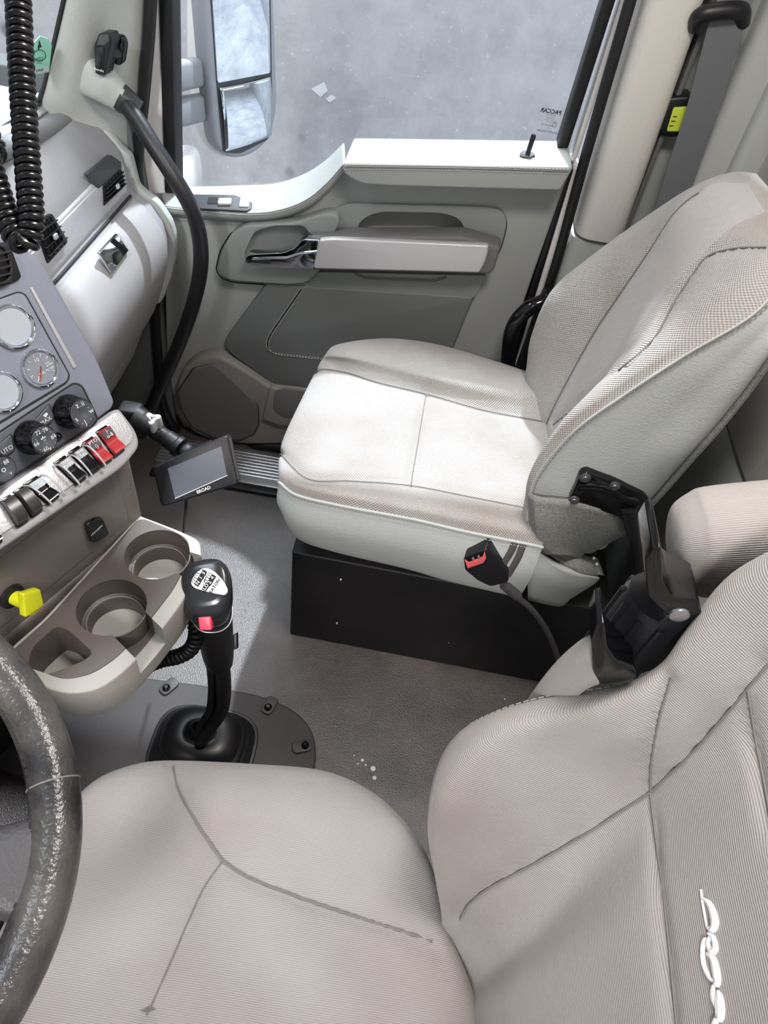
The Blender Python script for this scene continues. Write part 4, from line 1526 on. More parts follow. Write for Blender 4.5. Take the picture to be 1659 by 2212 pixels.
for part in (rim, ins):
    cut(part, ([cutter('cup', 0), cutter('cup', 1), cutter('bin')] if part is ins else []) + [cutter('slot', 0), cutter('slot', 1)])
for k in (0, 1):
    w_ = lathe('cup_well', [(CUPR + .001, -.0035), (CUPR - .0006, -.003), (CUPR - .0012, -.028), (CUPR - .005, -.030), (CUPR - .007, -.031), (CUPR - .009, -.066), (0, -.068), (0, -.071), (CUPR - .006, -.070), (CUPR + .001, -.034), (CUPR + .001, -.0035)], cups[k], (0, 0, 1), M_tray, tray, res=44)
    tube('step_ring', [cups[k] + V(((CUPR - .006) * math.cos(a * .2), (CUPR - .006) * math.sin(a * .2), -.0285)) for a in range(31)], .0012, M_consolelo, w_, res=6, closed=True)
    e = Z(*[(425, 1225), (325, 1392)][k], TZ) - cups[k]
    e.z = 0
    e.normalize()
    s = e.cross(UP)
    wdt = (.0195, .0235)[k]
    q0 = cups[k] + UP * -.037
    prism('slot_floor', [q0 + e * .034 + s * wdt, q0 + e * .034 - s * wdt, q0 + e * .058 - s * wdt, q0 + e * .058 + s * wdt], (0, 0, -.004), M_tray, tray)
bp3 = [Z(x, y, TZ) for x, y in bin_px]
bc = sum(bp3, V()) / len(bp3)
bf = prism('bin_floor', [bc + (p - bc) * 1.02 + UP * -.058 for p in bp3], (0, 0, -.004), M_tray, tray)
lathe('bin_screw', [(0, .003), (.004, .003), (.006, .001), (.010, 0), (0, 0)], bc + UP * -.058 + V((.005, -.01, 0)), (0, 0, 1), M_dark, bf, res=16)
prism('support', [C3(-.35, -.005, .45), C3(-.02, -.005, .45), C3(-.02, .05, .45), C3(-.35, .05, .45)], (0, 0, .12), M_tray, tray, .01)
prism('console_foot', [C3(-.55, .20, 0), C3(-.05, .20, 0), C3(-.05, .3, 0), C3(-.55, .3, 0)], (0, 0, .51), M_dark, con, .01)

# ------------------------------------------------------------------ floor cover plate and gear lever
fp_ = thing('floor_cover', Z(400, 1600, 0), 'dark rubber cover plate on the floor under the gear lever', 'floor cover')
op = [Z(x, y, .014) for x, y in ((-60, 1560), (120, 1468), (285, 1460), (430, 1478), (560, 1500), (626, 1526), (668, 1562), (684, 1608), (681, 1660), (650, 1760), (420, 1780), (150, 1720), (-60, 1640))]
pl_ = prism('plate', rpoly(op, .03), (0, 0, -.0135), mat('cover_rubber', '433f3f', .6, bump=(700, .3)), fp_, .005)
for (x, y), ang in (((360, 1488), 60), ((579, 1530), 75), ((659, 1612), 200)):
    c = Z(x, y, .0145)
    a = math.radians(ang)
    e, s = V((math.cos(a), math.sin(a), 0)), V((-math.sin(a), math.cos(a), 0))
    pts = [c - e * .014 - s * .012, c + e * .026 - s * .013, c + e * .026 + s * .013, c - e * .014 + s * .012]
    lg = prism('bolt_lug', rpoly(pts, .011), (0, 0, .004), mat('lug_rubber', '3d3a3b', .5), fp_, .002)
    lathe('bolt', [(0, .006), (.0035, .006), (.0045, .0045), (.0075, .003), (.008, 0), (0, 0)], c + UP * .004, (0, 0, 1), M_gloss, lg, res=16)

sh = thing('gear_lever', Z(440, 1615, .02), 'black gear lever with white shift pattern plate and rubber boot', 'gear lever')
bc0 = Z(438, 1612, .02)


def sq(c, rx, ry, z, n=40, p=3.2, tilt=(0, 0)):
    o = []
    for k in range(n + 1):
        a = 2 * math.pi * k / n
        ca, sa_ = math.cos(a), math.sin(a)
        x_ = math.copysign(abs(ca) ** (2 / p), ca) * rx
        y_ = math.copysign(abs(sa_) ** (2 / p), sa_) * ry
        o.append(V((c.x + x_, c.y + y_, z + x_ * tilt[0] + y_ * tilt[1])))
    return o


bprof = [(.096, .012), (.097, .018), (.094, .022), (.086, .026), (.0905, .030), (.091, .034), (.087, .038), (.079, .042), (.083, .046), (.083, .050), (.079, .054), (.071, .058), (.075, .063), (.074, .070), (.068, .078), (.056, .086), (.040, .090), (.030, .090), (.024, .096), (.019, .108), (.0125, .112)]
rings_ = []
for r, z in bprof:
    t = (z - .012) / .10
    rings_.append(sq(bc0 + V((.002, -.002, 0)) * t, r * .98, r * .80, z, p=3.4 - 1.3 * t))
g = dense(rings_, 2, 1)
sheet('boot', g, M_boot, sh, angle=70)
prism('boot_flange', sq(bc0, .102, .084, .012)[:-1], (0, 0, .004), M_boot, sh, .002)
# lever
lv = [Z(434, 1600, .10), Z(450, 1574, .135), Z(474, 1540, .175), Z(482, 1505, .215), Z(481, 1460, .28), Z(474, 1410, .345)]
tube('lever', spline(lv, 8), .0135, M_black, sh, res=16)
hs = [Z(424, 1595, .105), Z(436, 1562, .15), Z(452, 1535, .185), Z(457, 1495, .23), Z(455, 1450, .30), Z(450, 1415, .345)]
tube('air_hose', spline(hs, 8), .0065, M_rubber, sh, res=10)
tube('air_hose', [p + V((.004, .012, .004)) for p in spline(hs, 8)], .0055, M_rubber, sh, res=10)
# grip and knob
K0, K1 = Z(474, 1430, .325), Z(455, 1290, .560)
ax = (K1 - K0).normalized()
KX = (V((1, .25, 0)) - ax * V((1, .25, 0)).dot(ax)).normalized()
KY = ax.cross(KX)
Lk = (K1 - K0).length


def ring(c, rx, ry, nx=None, ny=None, n=36, p=2.4):
    nx, ny = nx or KX, ny or KY
    o = []
    for k in range(n + 1):
        a = 2 * math.pi * k / n
        ca, sa_ = math.cos(a), math.sin(a)
        o.append(c + nx * math.copysign(abs(ca) ** (2 / p), ca) * rx + ny * math.copysign(abs(sa_) ** (2 / p), sa_) * ry)
    return o


gr_ = []
for t, rx, ry in ((0, .004, .004), (0.002, .018, .018), (.02, .0215, .022), (.10, .023, .0245), (.22, .0245, .026), (.5, .0255, .028), (.8, .0265, .030), (.86, .0265, .030)):
    gr_.append(ring(K0 + ax * Lk * t, rx, ry))
gripo = sheet('grip', dense(gr_, 4, 1), M_black, sh, angle=60)
tube('silver_band', ring(K0 + ax * Lk * .80, .0268, .0303)[:-1], .0010, M_sil, gripo, res=6, closed=True)
# knob: wide rounded head leaning to the driver
hd = V((-.10, -.46, .88)).normalized()
HX = (V((.95, .30, 0)) - hd * V((.95, .30, 0)).dot(hd)).normalized()
HY = hd.cross(HX)
kc_ = Z(446, 1262, .585)
kn_ = []
base = K0 + ax * Lk * .78
for t, rx, ry, ox, oy in ((0, .0255, .028, 0, 0), (.25, .0275, .031, 0, 0), (.45, .0310, .035, 0, .0), (.62, .0338, .038, 0, 0), (.78, .0345, .039, 0, 0), (.90, .0325, .0365, 0, 0), (.97, .028, .031, 0, 0), (1.0, .021, .024, 0, 0)):
    ct = base.lerp(kc_ + hd * .008, t)
    mixv = min(1, t * 1.6)
    ux = (KX * (1 - mixv) + HX * mixv).normalized()
    uy = (KY * (1 - mixv) + HY * mixv).normalized()
    kn_.append(ring(ct + ux * ox + uy * oy, rx, ry, ux, uy, p=2.4 + .5 * t))
g = dense(kn_, 5, 1)
knob = sheet('knob', g, mat('knob_gloss', '26272b', .22), sh, capi=True, angle=60)
PT = kc_ + hd * .0092


def kp(x, y, d=0.0):
    return PL(450 + (x - 455) * .84, 1255 + (y - 1258) * .84, PT + hd * d, hd)


plt = prism('pattern_plate', rpoly([kp(x, y) for x, y in ((408, 1262), (424, 1234), (446, 1222), (470, 1232), (494, 1258), (506, 1282), (498, 1295), (460, 1288), (418, 1276))], .007), -hd * .003, M_whitep, sh, .001)
rt = (kp(484, 1254, .001) - kp(464, 1284, .001)).normalized()
ut = hd.cross(rt)
for x, y, s in ((443, 1238, '3'), (436, 1250, '1'), (428, 1263, 'N'), (466, 1250, '4'), (459, 1262, '2'), (449, 1273, 'LO')):
    c = kp(x, y, .0006)
    wd = .0052 if s == 'LO' else .0040
    prism('gear_mark', rpoly([c - rt * wd - ut * .0034, c + rt * wd - ut * .0034, c + rt * wd + ut * .0034, c - rt * wd + ut * .0034], .0015), hd * .0005, M_blackp, plt)
    text(s, .0066, c, rt, ut, M_whitep, plt, extrude=.0009, bold=.01)
for x, y, s in ((434, 1233, '7'), (427, 1245, '5'), (420, 1257, 'R'), (458, 1244, '8'), (451, 1256, '6')):
    c = kp(x, y, .0004)
    tube('gear_frame', rpoly([c - rt * .0033 - ut * .0030, c + rt * .0033 - ut * .0030, c + rt * .0033 + ut * .0030, c - rt * .0033 + ut * .0030], .001), .0003, M_dark, plt, res=4, closed=True)
    text(s, .0045, c, rt, ut, M_blackp, plt, extrude=.0006)
tube('gate_line', [kp(x, y, .0004) for x, y in ((450, 1236), (447, 1254), (441, 1270))], .0003, M_dark, plt, res=4)
tube('gate_line', [kp(x, y, .0004) for x, y in ((440, 1252), (452, 1258))], .0003, M_dark, plt, res=4)
text('EATON', .0062, kp(472, 1271, .0006), rt, ut, M_blackp, plt, extrude=.0003, bold=.02)
# red splitter button, side switch
off_ = K0 + ax * Lk * .74
TG = BVHTree.FromPolygons([v.co + ORG[gripo.name] for v in gripo.data.vertices], [tuple(p.vertices) for p in gripo.data.polygons])
TK = BVHTree.FromPolygons([v.co + ORG[knob.name] for v in knob.data.vertices], [tuple(p.vertices) for p in knob.data.polygons])
bpx = ((434, 1334), (455, 1332), (456, 1362), (436, 1362))
rbm = min(q.dot(FW) for q in cast(TG, bpx, 2) + cast(TK, bpx, 2)) + .003
rb = [DP(x, y, rbm - CAM.dot(FW) - .004) for x, y in ((427, 1333), (455, 1330), (457, 1362), (431, 1362))]
prism('range_button', rpoly(rb, .003), FW * .014, M_redb, sh, .002)
sw_ = [DP(x, y, (off_ - CAM).dot(FW) - .005) for x, y in ((390, 1325), (414, 1315), (425, 1335), (410, 1345), (389, 1336))]
prism('side_lever', rpoly(sw_, .003), FW * .012, M_speak, sh, .002)
rs_ = [DP(x, y, (off_ - CAM).dot(FW) + .0) for x, y in ((503, 1372), (511, 1368), (512, 1402), (505, 1404))]
prism('side_clip', rs_, FW * .012, M_black, sh, .001)


def helix(path, R, pitch, wire, n=14):
    """coiled cable round a path"""
    d = [0]
    for a, b in zip(path[:-1], path[1:]):
        d.append(d[-1] + (b - a).length)
    L_ = d[-1]
    turns = L_ / pitch
    out = []
    t0 = (path[1] - path[0]).normalized()
    u = V((0, 0, 1)) if abs(t0.z) < .9 else V((1, 0, 0))
    nn = (u - t0 * u.dot(t0)).normalized()
    N = int(turns * n)
    i = 0
    for k in range(N + 1):
        s = L_ * k / N
        while i < len(d) - 2 and d[i + 1] < s:
            i += 1
        f = (s - d[i]) / max(d[i + 1] - d[i], 1e-9)
        p = path[i].lerp(path[i + 1], f)
        t = (path[min(i + 2, len(path) - 1)] - path[max(i - 1, 0)]).normalized()
        nn = (nn - t * nn.dot(t)).normalized()
        b = t.cross(nn)
        a = 2 * math.pi * k / n
        out.append(p + nn * math.cos(a) * R + b * math.sin(a) * R)
    return out


dk = (off_ - CAM).dot(FW)
cp_ = spline([DP(420, 1340, dk), DP(424, 1372, dk), DP(412, 1402, dk + .01), DP(385, 1418, dk + .015), DP(350, 1425, dk + .02), DP(318, 1438, dk + .02), DP(285, 1452, dk + .02)], 10)
co = tube('coiled_air_line', helix(cp_, .0085, .0068, .003), .0034, M_rubber, None, res=8)
tag(co, 'short black coiled line running from the gear lever under the tray', 'coiled cable')

# ------------------------------------------------------------------ foreground coiled microphone cord
mp_ = spline([V((-.24, .46, 1.735)), V((-.245, .465, 1.60)), V((-.252, .470, 1.42))] + [DP(x, y, .38) for x, y in ((34, -160), (38, -40), (42, 60), (47, 160), (53, 260), (60, 360), (66, 440), (68, 490), (56, 524), (34, 512), (12, 462), (-8, 400), (-30, 330), (-50, 250))] + [V((-.30, .36, 1.36)), V((-.33, .34, 1.50)), V((-.36, .33, 1.63))], 12)
mc = tube('microphone_cable', helix(mp_, .0050, .0044, .003, 16), .0021, mat('cord_black', '101013', .28), None, res=9)
tag(mc, 'thick black coiled microphone cord hanging in a loop before the windscreen', 'coiled cord')

# ------------------------------------------------------------------ steering wheel
swc = V((-.398, .083, .806))
ph_ = .430
wnrm = V((math.sin(ph_), 0, math.cos(ph_)))
wa, wb2 = V((math.cos(ph_), 0, -math.sin(ph_))), V((0, 1, 0))
whl = thing('steering_wheel', swc, 'black worn leather steering wheel rim at the left edge', 'steering wheel')
RW = .2087
rimp = [swc + (wa * math.cos(k * math.pi / 48) + wb2 * math.sin(k * math.pi / 48)) * RW for k in range(96)]
rimo = tube('rim', rimp, .0205, M_wleather, whl, res=24, closed=True)
for ang in (.55, -.75, 2.4, -2.4):
    c = swc + (wa * math.cos(ang) + wb2 * math.sin(ang)) * RW
    t = (-wa * math.sin(ang) + wb2 * math.cos(ang))
    rad = (c - swc).normalized()
    tube('rim_seam', [c + (rad * math.cos(q * .3) + wnrm * math.sin(q * .3)) * .0206 for q in range(21)], .0009, M_dthread, rimo, res=5, closed=True)
# inner lacing
stitches('rim_lacing', [swc + (wa * math.cos(k * math.pi / 60) + wb2 * math.sin(k * math.pi / 60)) * (RW - .0195) + wnrm * .006 for k in range(-40, 41)], M_dark, rimo, .007, .005, .0012)
for ang in (.24, 2.9, -1.57):
    d = wa * math.cos(ang) + wb2 * math.sin(ang)
    s_ = -wa * math.sin(ang) + wb2 * math.cos(ang)
    pr = []
    for t, wdt, dz in ((.05, .045, -.03), (.12, .035, -.025), (.155, .030, -.012), (.185, .036, -.003), (.205, .052, 0)):
        c = swc + d * t + wnrm * dz
        pr.append([c - s_ * wdt + wnrm * -.006, c - s_ * wdt * .8 + wnrm * .008, c + wnrm * .011, c + s_ * wdt * .8 + wnrm * .008, c + s_ * wdt + wnrm * -.006, c - wnrm * .012, c - s_ * wdt + wnrm * -.006])
    sheet('spoke', dense(pr, 5, 4), mat('spoke_grey', '454446', .5, bump=(260, .6)), whl, angle=60)
lathe('hub', [(0, .0), (.05, .0), (.068, -.008), (.075, -.03), (.06, -.05), (.03, -.06), (.03, -.16), (0, -.16)], swc, wnrm, M_black, whl, res=36)
fm = prism('footwell_shade', rpoly([V((-.50, -.40, .001)), V((-.29, -.40, .001)), V((-.29, .36, .001)), V((-.50, .36, .001))], .02), (0, 0, .008), mat('shade_black', '0b0b0c', .9, bump=(200, .5)), None, .003)  # dark sheet added on the floor, its black stands in for footwell shade
tag(fm, 'added black sheet standing for footwell shade under the steering wheel', 'shade sheet')
kp_ = thing('instrument_panel', V((-.55, .05, 0)), 'instrument panel with knee board blackened as footwell shade ahead of the steering wheel', 'panel')
box('cowl', (-1.03, -.42, .30), (-.76, .36, .84), M_dash, kp_, .03, 3)
prism('knee_board', [V((-.56, -.40, .0)), V((-.50, -.40, .55)), V((-.60, -.40, .62)), V((-.90, -.40, .62)), V((-.90, -.40, .0))], (0, .72, 0), mat('knee_shade', '141416', .7), kp_, .01)  # board added below the wheel, footwell shade put into its black colour
tube('steering_column', [swc - wnrm * .165, swc - wnrm * .30 + V((-.1, 0, 0)), V((-.72, .083, .30))], [.034, .045, .05], M_dark, kp_, res=20)

# ------------------------------------------------------------------ tablet and its ball mount
tb = thing('tablet_terminal', DP(415, 1010, 1.10), 'black in-cab terminal with grey screen on a ball mount arm', 'tablet')
TN = V((.10, -.80, .60)).normalized()
T0 = DP(415, 1010, 1.06)


def tp(x, y, d=0.0):
    return PL(x, y, T0 + TN * d, TN)


tface = prism('housing', rpoly([tp(x, y) for x, y in ((330, 1008), (492, 938), (516, 1046), (348, 1096))], .008), -TN * .030, M_black, tb, .003, 3)
tu = (tp(348, 1096) - tp(330, 1008))
prism('top_ridge', [tp(x, y, -.002) for x, y in ((388, 982), (452, 955), (456, 964), (392, 991))], -TN * .026 + UP * .003, M_black, tb, .002)
prism('screen', [tp(x, y, .0006) for x, y in ((362, 1012), (478, 964), (490, 1026), (378, 1076))], -TN * .001, M_screen, tface)
tube('screen_edge', [tp(x, y, .001) for x, y in ((378, 1077), (491, 1027))], .0008, M_sil, tface, res=5)
tr = (tp(455, 1052) - tp(430, 1062)).normalized()
text('EROAD', .0068, tp(440, 1058, .0012), tr, TN.cross(tr), M_whitep, tface, bold=.03)
tube('power_cable', spline([tp(402, 1082, -.02), DP(401, 1105, 1.12), DP(398, 1130, 1.2), DP(396, 1160, 1.3)], 6), .0022, M_rubber, tb, res=8)
# arm with two balls and the clamp screw
b1, b2 = DP(388, 966, 1.10), DP(300, 905, 1.10)
arm = tube('mount_arm', spline([b2 + (b1 - b2) * t for t in (-.05, .1, .35, .5, .65, .9, 1.02)], 5), [.020] * 6 + [.018] * 5 + [.0145] * 5 + [.0135] * 5 + [.015] * 5 + [.0175] * 5, M_rubber, tb, res=18)
lathe('ball', [(0, -.015), (.009, -.012), (.0145, -.004), (.0145, .004), (.009, .012), (0, .015)], b1 + (b1 - b2).normalized() * .014, (b1 - b2), M_rubber, tb, res=18)
kb0 = (b1 + b2) / 2 + V((-.002, -.005, .012))
kup = V((.05, -.25, .97)).normalized()
wing = []
for k in range(24):
    a = 2 * math.pi * k / 24
    r = .0095 + .0035 * math.cos(3 * a)
    ux, uy, uz = axes(kup)
    wing.append(kb0 + kup * .006 + ux * r * math.cos(a) + uy * r * math.sin(a))
wk_ = prism('clamp_knob', wing, kup * .026, M_sil, tb, .002)
ux, uy, uz = axes(kup)
text('RAM', .0085, kb0 + kup * .0322, V((.35, .93, 0)), V((-.93, .35, 0)), M_blackp, wk_, extrude=.0004, bold=.02)
tube('clamp_screw', [kb0 - kup * .012, kb0 + kup * .008], .004, M_steel, tb, res=10)
prism('mount_base', [b2 + V((-.03, -.01, -.03)), b2 + V((.005, -.01, -.03)), b2 + V((.005, -.01, .02)), b2 + V((-.03, -.01, .02))], (0, .03, 0), M_rubber, tb, .006)

# ------------------------------------------------------------------ grab handle on the front pillar
gh = thing('grab_handle', Y(330, 300, 1.33), 'long black curved grab handle on the front pillar', 'grab handle')
hp_ = [(252, 200, 1.345), (290, 250, 1.325), (330, 312, 1.305), (376, 384, 1.29), (414, 452, 1.285), (432, 520, 1.285), (432, 590, 1.285), (414, 668, 1.29), (386, 745, 1.30), (352, 822, 1.315), (318, 900, 1.33)]
tube('bar', spline([Y(*q) for q in hp_], 8), .0155, mat('handle_black', '1b1b1e', .42), gh, res=18)
m0, m1, m2 = Y(188, 158, 1.335), Y(222, 180, 1.335), Y(262, 212, 1.343)
dm = (m2 - m0).normalized()
sl = []
sx = (V((0, 1, 0)) - dm * dm.y).normalized()
sy = dm.cross(sx)
for c, rx, ry in ((m0 - dm * .020, .012, .020), (m0 - dm * .014, .022, .031), (m0, .027, .036), (m1, .026, .031), (m2 - dm * .008, .022, .0245), (m2, .021, .0225)):
    sl.append(ring(c, rx, ry, sx, sy, p=3.0))
sheet('upper_mount', dense(sl, 5, 1), M_pillar, gh, capi=True, angle=60)
tube('ferrule', [m2 - dm * .004, m2 + dm * .012, m2 + dm * .034], [.0245, .0225, .0185], mat('ferrule_grey', '38393c', .45), gh, res=20)
lathe('lower_mount', [(0, .0), (.03, .0), (.03, .012), (.02, .02), (0, .02)], Y(318, 900, 1.33), (.3, -.6, 1), M_black, gh, res=20)

# ------------------------------------------------------------------ camera unit on the pillar
cu2 = thing('pillar_camera', Y(232, 120, 1.32), 'small black camera unit on a bracket on the front pillar', 'camera')
bd = rpoly([Y(x, y, 1.30) for x, y in ((213, 72), (236, 74), (241, 92), (226, 164), (205, 160), (202, 100))], .004)
cb_ = prism('body', bd, (0.004, .030, 0), mat('camera_body', '1d1d20', .35), cu2, .003)
prism('face_plate', rpoly([Y(x, y, 1.2985) for x, y in ((207, 100), (226, 101), (222, 158), (206, 154))], .003), (0, .002, 0), M_gloss, cb_, .0006)
prism('top_face', rpoly([Y(x, y, 1.2985) for x, y in ((214, 76), (233, 77), (236, 90), (226, 98), (209, 97))], .003), (0, .002, 0), mat('camera_top', '4a4a4c', .4), cb_, .0006)
text('Bendix', .006, Y(214, 151, 1.2975), (1, 0, -.1), (.1, 0, 1), M_whitep, cb_, extrude=.0002)
prism('mount_pad', rpoly([Y(x, y, 1.335) for x, y in ((242, 74), (262, 78), (270, 95), (264, 138), (252, 144), (238, 128))], .012), (0.002, .014, 0), M_gloss, cu2, .004)
tube('mount_link', [Y(234, 110, 1.318), Y(252, 112, 1.338)], .011, M_black, cu2, res=12)

# ------------------------------------------------------------------ inspection sticker on the windscreen
wnn = wdir.cross(wl).normalized()
if wnn.dot(CAM - WB_) < 0:
    wnn = -wnn


def wp(x, y, d=.0):
    return PL(x, y, WB_ + wnn * (.0005 + d), wnn)


stk = prism('inspection_sticker', [wp(x, y, .001) for x, y in ((68, 98), (87, 78), (103, 84), (112, 98), (106, 156), (66, 162))], -wnn * .0008, mat('sticker_green', 'aaf8da', .5), None, smooth=False)
tag(stk, 'green inspection sticker marked 4 on the windscreen corner', 'sticker')
sr = (wp(78, 100) - wp(98, 98)).normalized()
su_ = (wp(88, 90) - wp(84, 130)).normalized()
text('4', .024, wp(86, 100, .0016), sr, su_, M_blackp, stk, extrude=.0001, bold=.03)
text('CVSA', .0105, wp(86, 128, .0016), sr, su_, mat('sticker_print', '1f5a4c', .6), stk, extrude=.0001)
text('1 3 D 4 E', .006, wp(86, 136, .0016), sr, su_, mat('sticker_print', '1f5a4c', .6), stk, extrude=.0001)
prism('number_field', [wp(x, y, .0016) for x, y in ((68, 148), (105, 144), (104, 154), (67, 160))], -wnn * .0004, M_whitep, stk, smooth=False)
text('18249631', .0075, wp(86, 152, .0022), sr, su_, M_blackp, stk, extrude=.0001)
tube('decal_ring', [wp(86 + 13 * math.cos(k * .42), 120 + 12 * math.sin(k * .42), .0016) for k in range(15)], .0006, mat('sticker_print', '1f5a4c', .6), stk, res=4, closed=True)

# ------------------------------------------------------------------ outside mirror
mir = thing('side_mirror', Y(500, 250, 1.78), 'tall two-pane wing mirror outside the passenger window', 'mirror')
MC = Y(520, 150, 1.78)
MN = (V((.93, .10, -.30)).normalized() - ray(520, 150)).normalized()


def mp2(x, y, d=0.0):
    return PL(x, y, MC + MN * d, MN)


hs_ = prism('housing', rpoly([mp2(x, y) for x, y in ((420, -210), (586, -200), (598, 60), (603, 220), (588, 300), (545, 338), (500, 345), (466, 322), (452, 200))], [.02, .02, .02, .03, .03, .03, .03, .03, .02]), -MN * .045, mat('mirror_frame_grey', '9a9ca3', .45), mir, .012, 4)
prism('flat_glass', rpoly([mp2(x, y, .003) for x, y in ((446, -205), (578, -200), (585, 158), (470, 180))], .008), -MN * .006, M_mirror, hs_, .001)
prism('glass_bezel', rpoly([mp2(x, y, .0015) for x, y in ((440, -208), (582, -203), (589, 250), (582, 300), (520, 332), (482, 330), (468, 180))], .012), -MN * .005, mat('mirror_bezel', '3f4146', .4), hs_, .001)
# convex lower glass
cvx = []
q4 = [mp2(x, y, .003) for x, y in ((474, 190), (583, 166), (586, 292), (487, 326))]
for i in range(7):
    r = []
    for j in range(7):
        u_, v_ = i / 6, j / 6
        p = q4[0].lerp(q4[1], u_).lerp(q4[3].lerp(q4[2], u_), v_)
        r.append(p + MN * (.005 * (1 - (2 * u_ - 1) ** 2) + .005 * (1 - (2 * v_ - 1) ** 2)))
    cvx.append(r)
sheet('convex_glass', dense(cvx, 3, 3), M_mirror, hs_, thick=.002, angle=80)
prism('white_shell', rpoly([Y(x, y, 1.88) for x, y in ((398, -190), (560, -190), (590, 200), (545, 330), (478, 345), (438, 318), (412, 262), (400, 120))], .03), (0, .06, 0), M_white, mir, .02, 4)
for a, b in (((352, 168), (448, 152)), ((352, 248), (452, 228))):
    p, q = Y(a[0], a[1], 1.49), Y(b[0], b[1], 1.80)
    e = (q - p).normalized()
    bm = frame_box_bm((p + q) / 2, e, e.cross(UP).normalized(), e.cross(UP).normalized().cross(e), (q - p).length, .035, .056, .010, 3)
    mk('arm', bm, mat('mirror_arm_grey', '8a8c90', .5), mir)
prism('fender', rpoly([Y(x, y, 1.51) for x, y in ((330, 362), (376, 364), (390, 380), (398, 420), (398, 600), (330, 600))], .02), (0, .14, 0), M_white, mir, .012, 3)  # white truck fender beyond the window, grouped under the mirror

# ------------------------------------------------------------------ seat belt and its guide
sb_ = thing('seat_belt', Y(1500, 200, 1.40), 'grey passenger seat belt webbing hanging from a black loop', 'seat belt')
wl1 = [Y(x, y, q) for x, y, q in ((1600, -60, 1.385), (1588, 0, 1.372), (1570, 50, 1.365), (1520, 230, 1.362), (1470, 380, 1.36), (1400, 600, 1.35))]
wpth = spline(wl1, 6)
bm = bmesh.new()
prv = None
for i, p in enumerate(wpth):
    w2 = V((.027, .0, .003))
    quad = [bm.verts.new(p - w2), bm.verts.new(p + w2), bm.verts.new(p + w2 + V((0, .0016, 0))), bm.verts.new(p - w2 + V((0, .0016, 0)))]
    if prv:
        for a in range(4):
            bm.faces.new((prv[a], prv[(a + 1) % 4], quad[(a + 1) % 4], quad[a]))
    prv = quad
bmesh.ops.recalc_face_normals(bm, faces=bm.faces)
mk('webbing', bm, M_web, sb_, angle=60)
l0, l1 = Y(1508, 42, 1.37), Y(1603, 30, 1.37)
lo = thing('belt_guide', Y(1555, 40, 1.38), 'black plastic belt guide loop high on the rear pillar', 'belt guide')
tube('bar', spline([Y(1502, 58, 1.375), Y(1508, 38, 1.362), Y(1530, 28, 1.356), Y(1580, 22, 1.356), Y(1603, 26, 1.362), Y(1603, 50, 1.375)], 6), .0125, M_black, lo, res=14)
tube('bar', spline([Y(1502, 58, 1.375), Y(1512, 10, 1.385), Y(1525, -40, 1.395), Y(1590, -50, 1.395), Y(1606, 0, 1.385), Y(1603, 50, 1.375)], 6), .009, M_black, lo, res=12)
bx_ = thing('height_adjuster', Y(1445, 255, 1.40), 'small black box with a lime label behind the seat belt', 'belt adjuster')
bxo = prism('case', rpoly([Y(x, y, 1.392) for x, y in ((1430, 212), (1500, 206), (1495, 290), (1450, 300), (1415, 290))], .012), (0, .045, 0), M_black, bx_, .006)
prism('label_plate', rpoly([Y(x, y, 1.3905) for x, y in ((1455, 232), (1490, 230), (1482, 284), (1440, 284))], .004), (0, .003, 0), M_lime, bxo, .0006)
for k in range(3):
    tube('label_print', [Y(1454 - k * 4, 252 + k * 10, 1.390), Y(1462 - k * 4, 252 + k * 10, 1.390)], .0009, M_blackp, bxo, res=4)

# black entry rail beside the seat
rl = tube('entry_rail', spline([Y(1190, 628, 1.375), Y(1176, 650, 1.345), Y(1140, 668, 1.335), Y(1112, 700, 1.332), Y(1100, 745, 1.332), Y(1096, 830, 1.335), Y(1092, 960, 1.345)], 8), .0165, M_gloss, None, res=18)
tag(rl, 'curved black entry rail between passenger seat and door', 'rail')
r2 = tube('entry_rail_post', spline([Y(1178, 640, 1.372), Y(1150, 720, 1.372), Y(1130, 800, 1.372), Y(1100, 960, 1.372)], 6), .012, M_rubber, None, res=14)
tag(r2, 'straight black rod behind the curved entry rail', 'rail')

# ------------------------------------------------------------------ buckle on its stalk, elastic straps
bu = thing('seat_belt_buckle', Y(1050, 1230, .77), 'black belt buckle with red button hanging on the seat side', 'buckle')
by = .755
bb = prism('case', rpoly([Y(x, y, by) for x, y in ((1001, 1206), (1049, 1187), (1056, 1192), (1098, 1240), (1098, 1258), (1060, 1268), (1032, 1255), (1004, 1232))], .006), (.004, .026, .004), M_black, bu, .004, 3)
prism('press_button', rpoly([Y(x, y, by - .0025) for x, y in ((1004, 1210), (1012, 1216), (1042, 1204), (1047, 1192), (1050, 1206), (1044, 1216), (1010, 1228))], .001), (0, .006, 0), mat('buckle_red', 'ee6a66', .4), bb, .0008)
prism('slot', [Y(x, y, by - .0012) for x, y in ((1008, 1207), (1045, 1193), (1043, 1202), (1012, 1214))], (0, .004, 0), M_gloss, bb)
for x, y in ((1022, 1206), (1034, 1202)):
    lathe('pin', [(0, .004), (.002, .003), (.003, 0), (0, 0)], Y(x, y, by - .001), (0, -1, .2), M_steel, bb, res=10)
tube('stalk', spline([Y(1086, 1256, .768), Y(1105, 1280, .77), Y(1150, 1318, .772), Y(1185, 1370, .775), Y(1206, 1425, .78), Y(1216, 1470, .79)], 8), [.0075] * 9 + [.0058] * 32, mat('stalk_grey', '4a494b', .5), bu, res=12)
tube('stalk_collar', [Y(1090, 1262, .768), Y(1118, 1287, .77)], .0105, mat('stalk_grey', '4a494b', .5), bu, res=12)
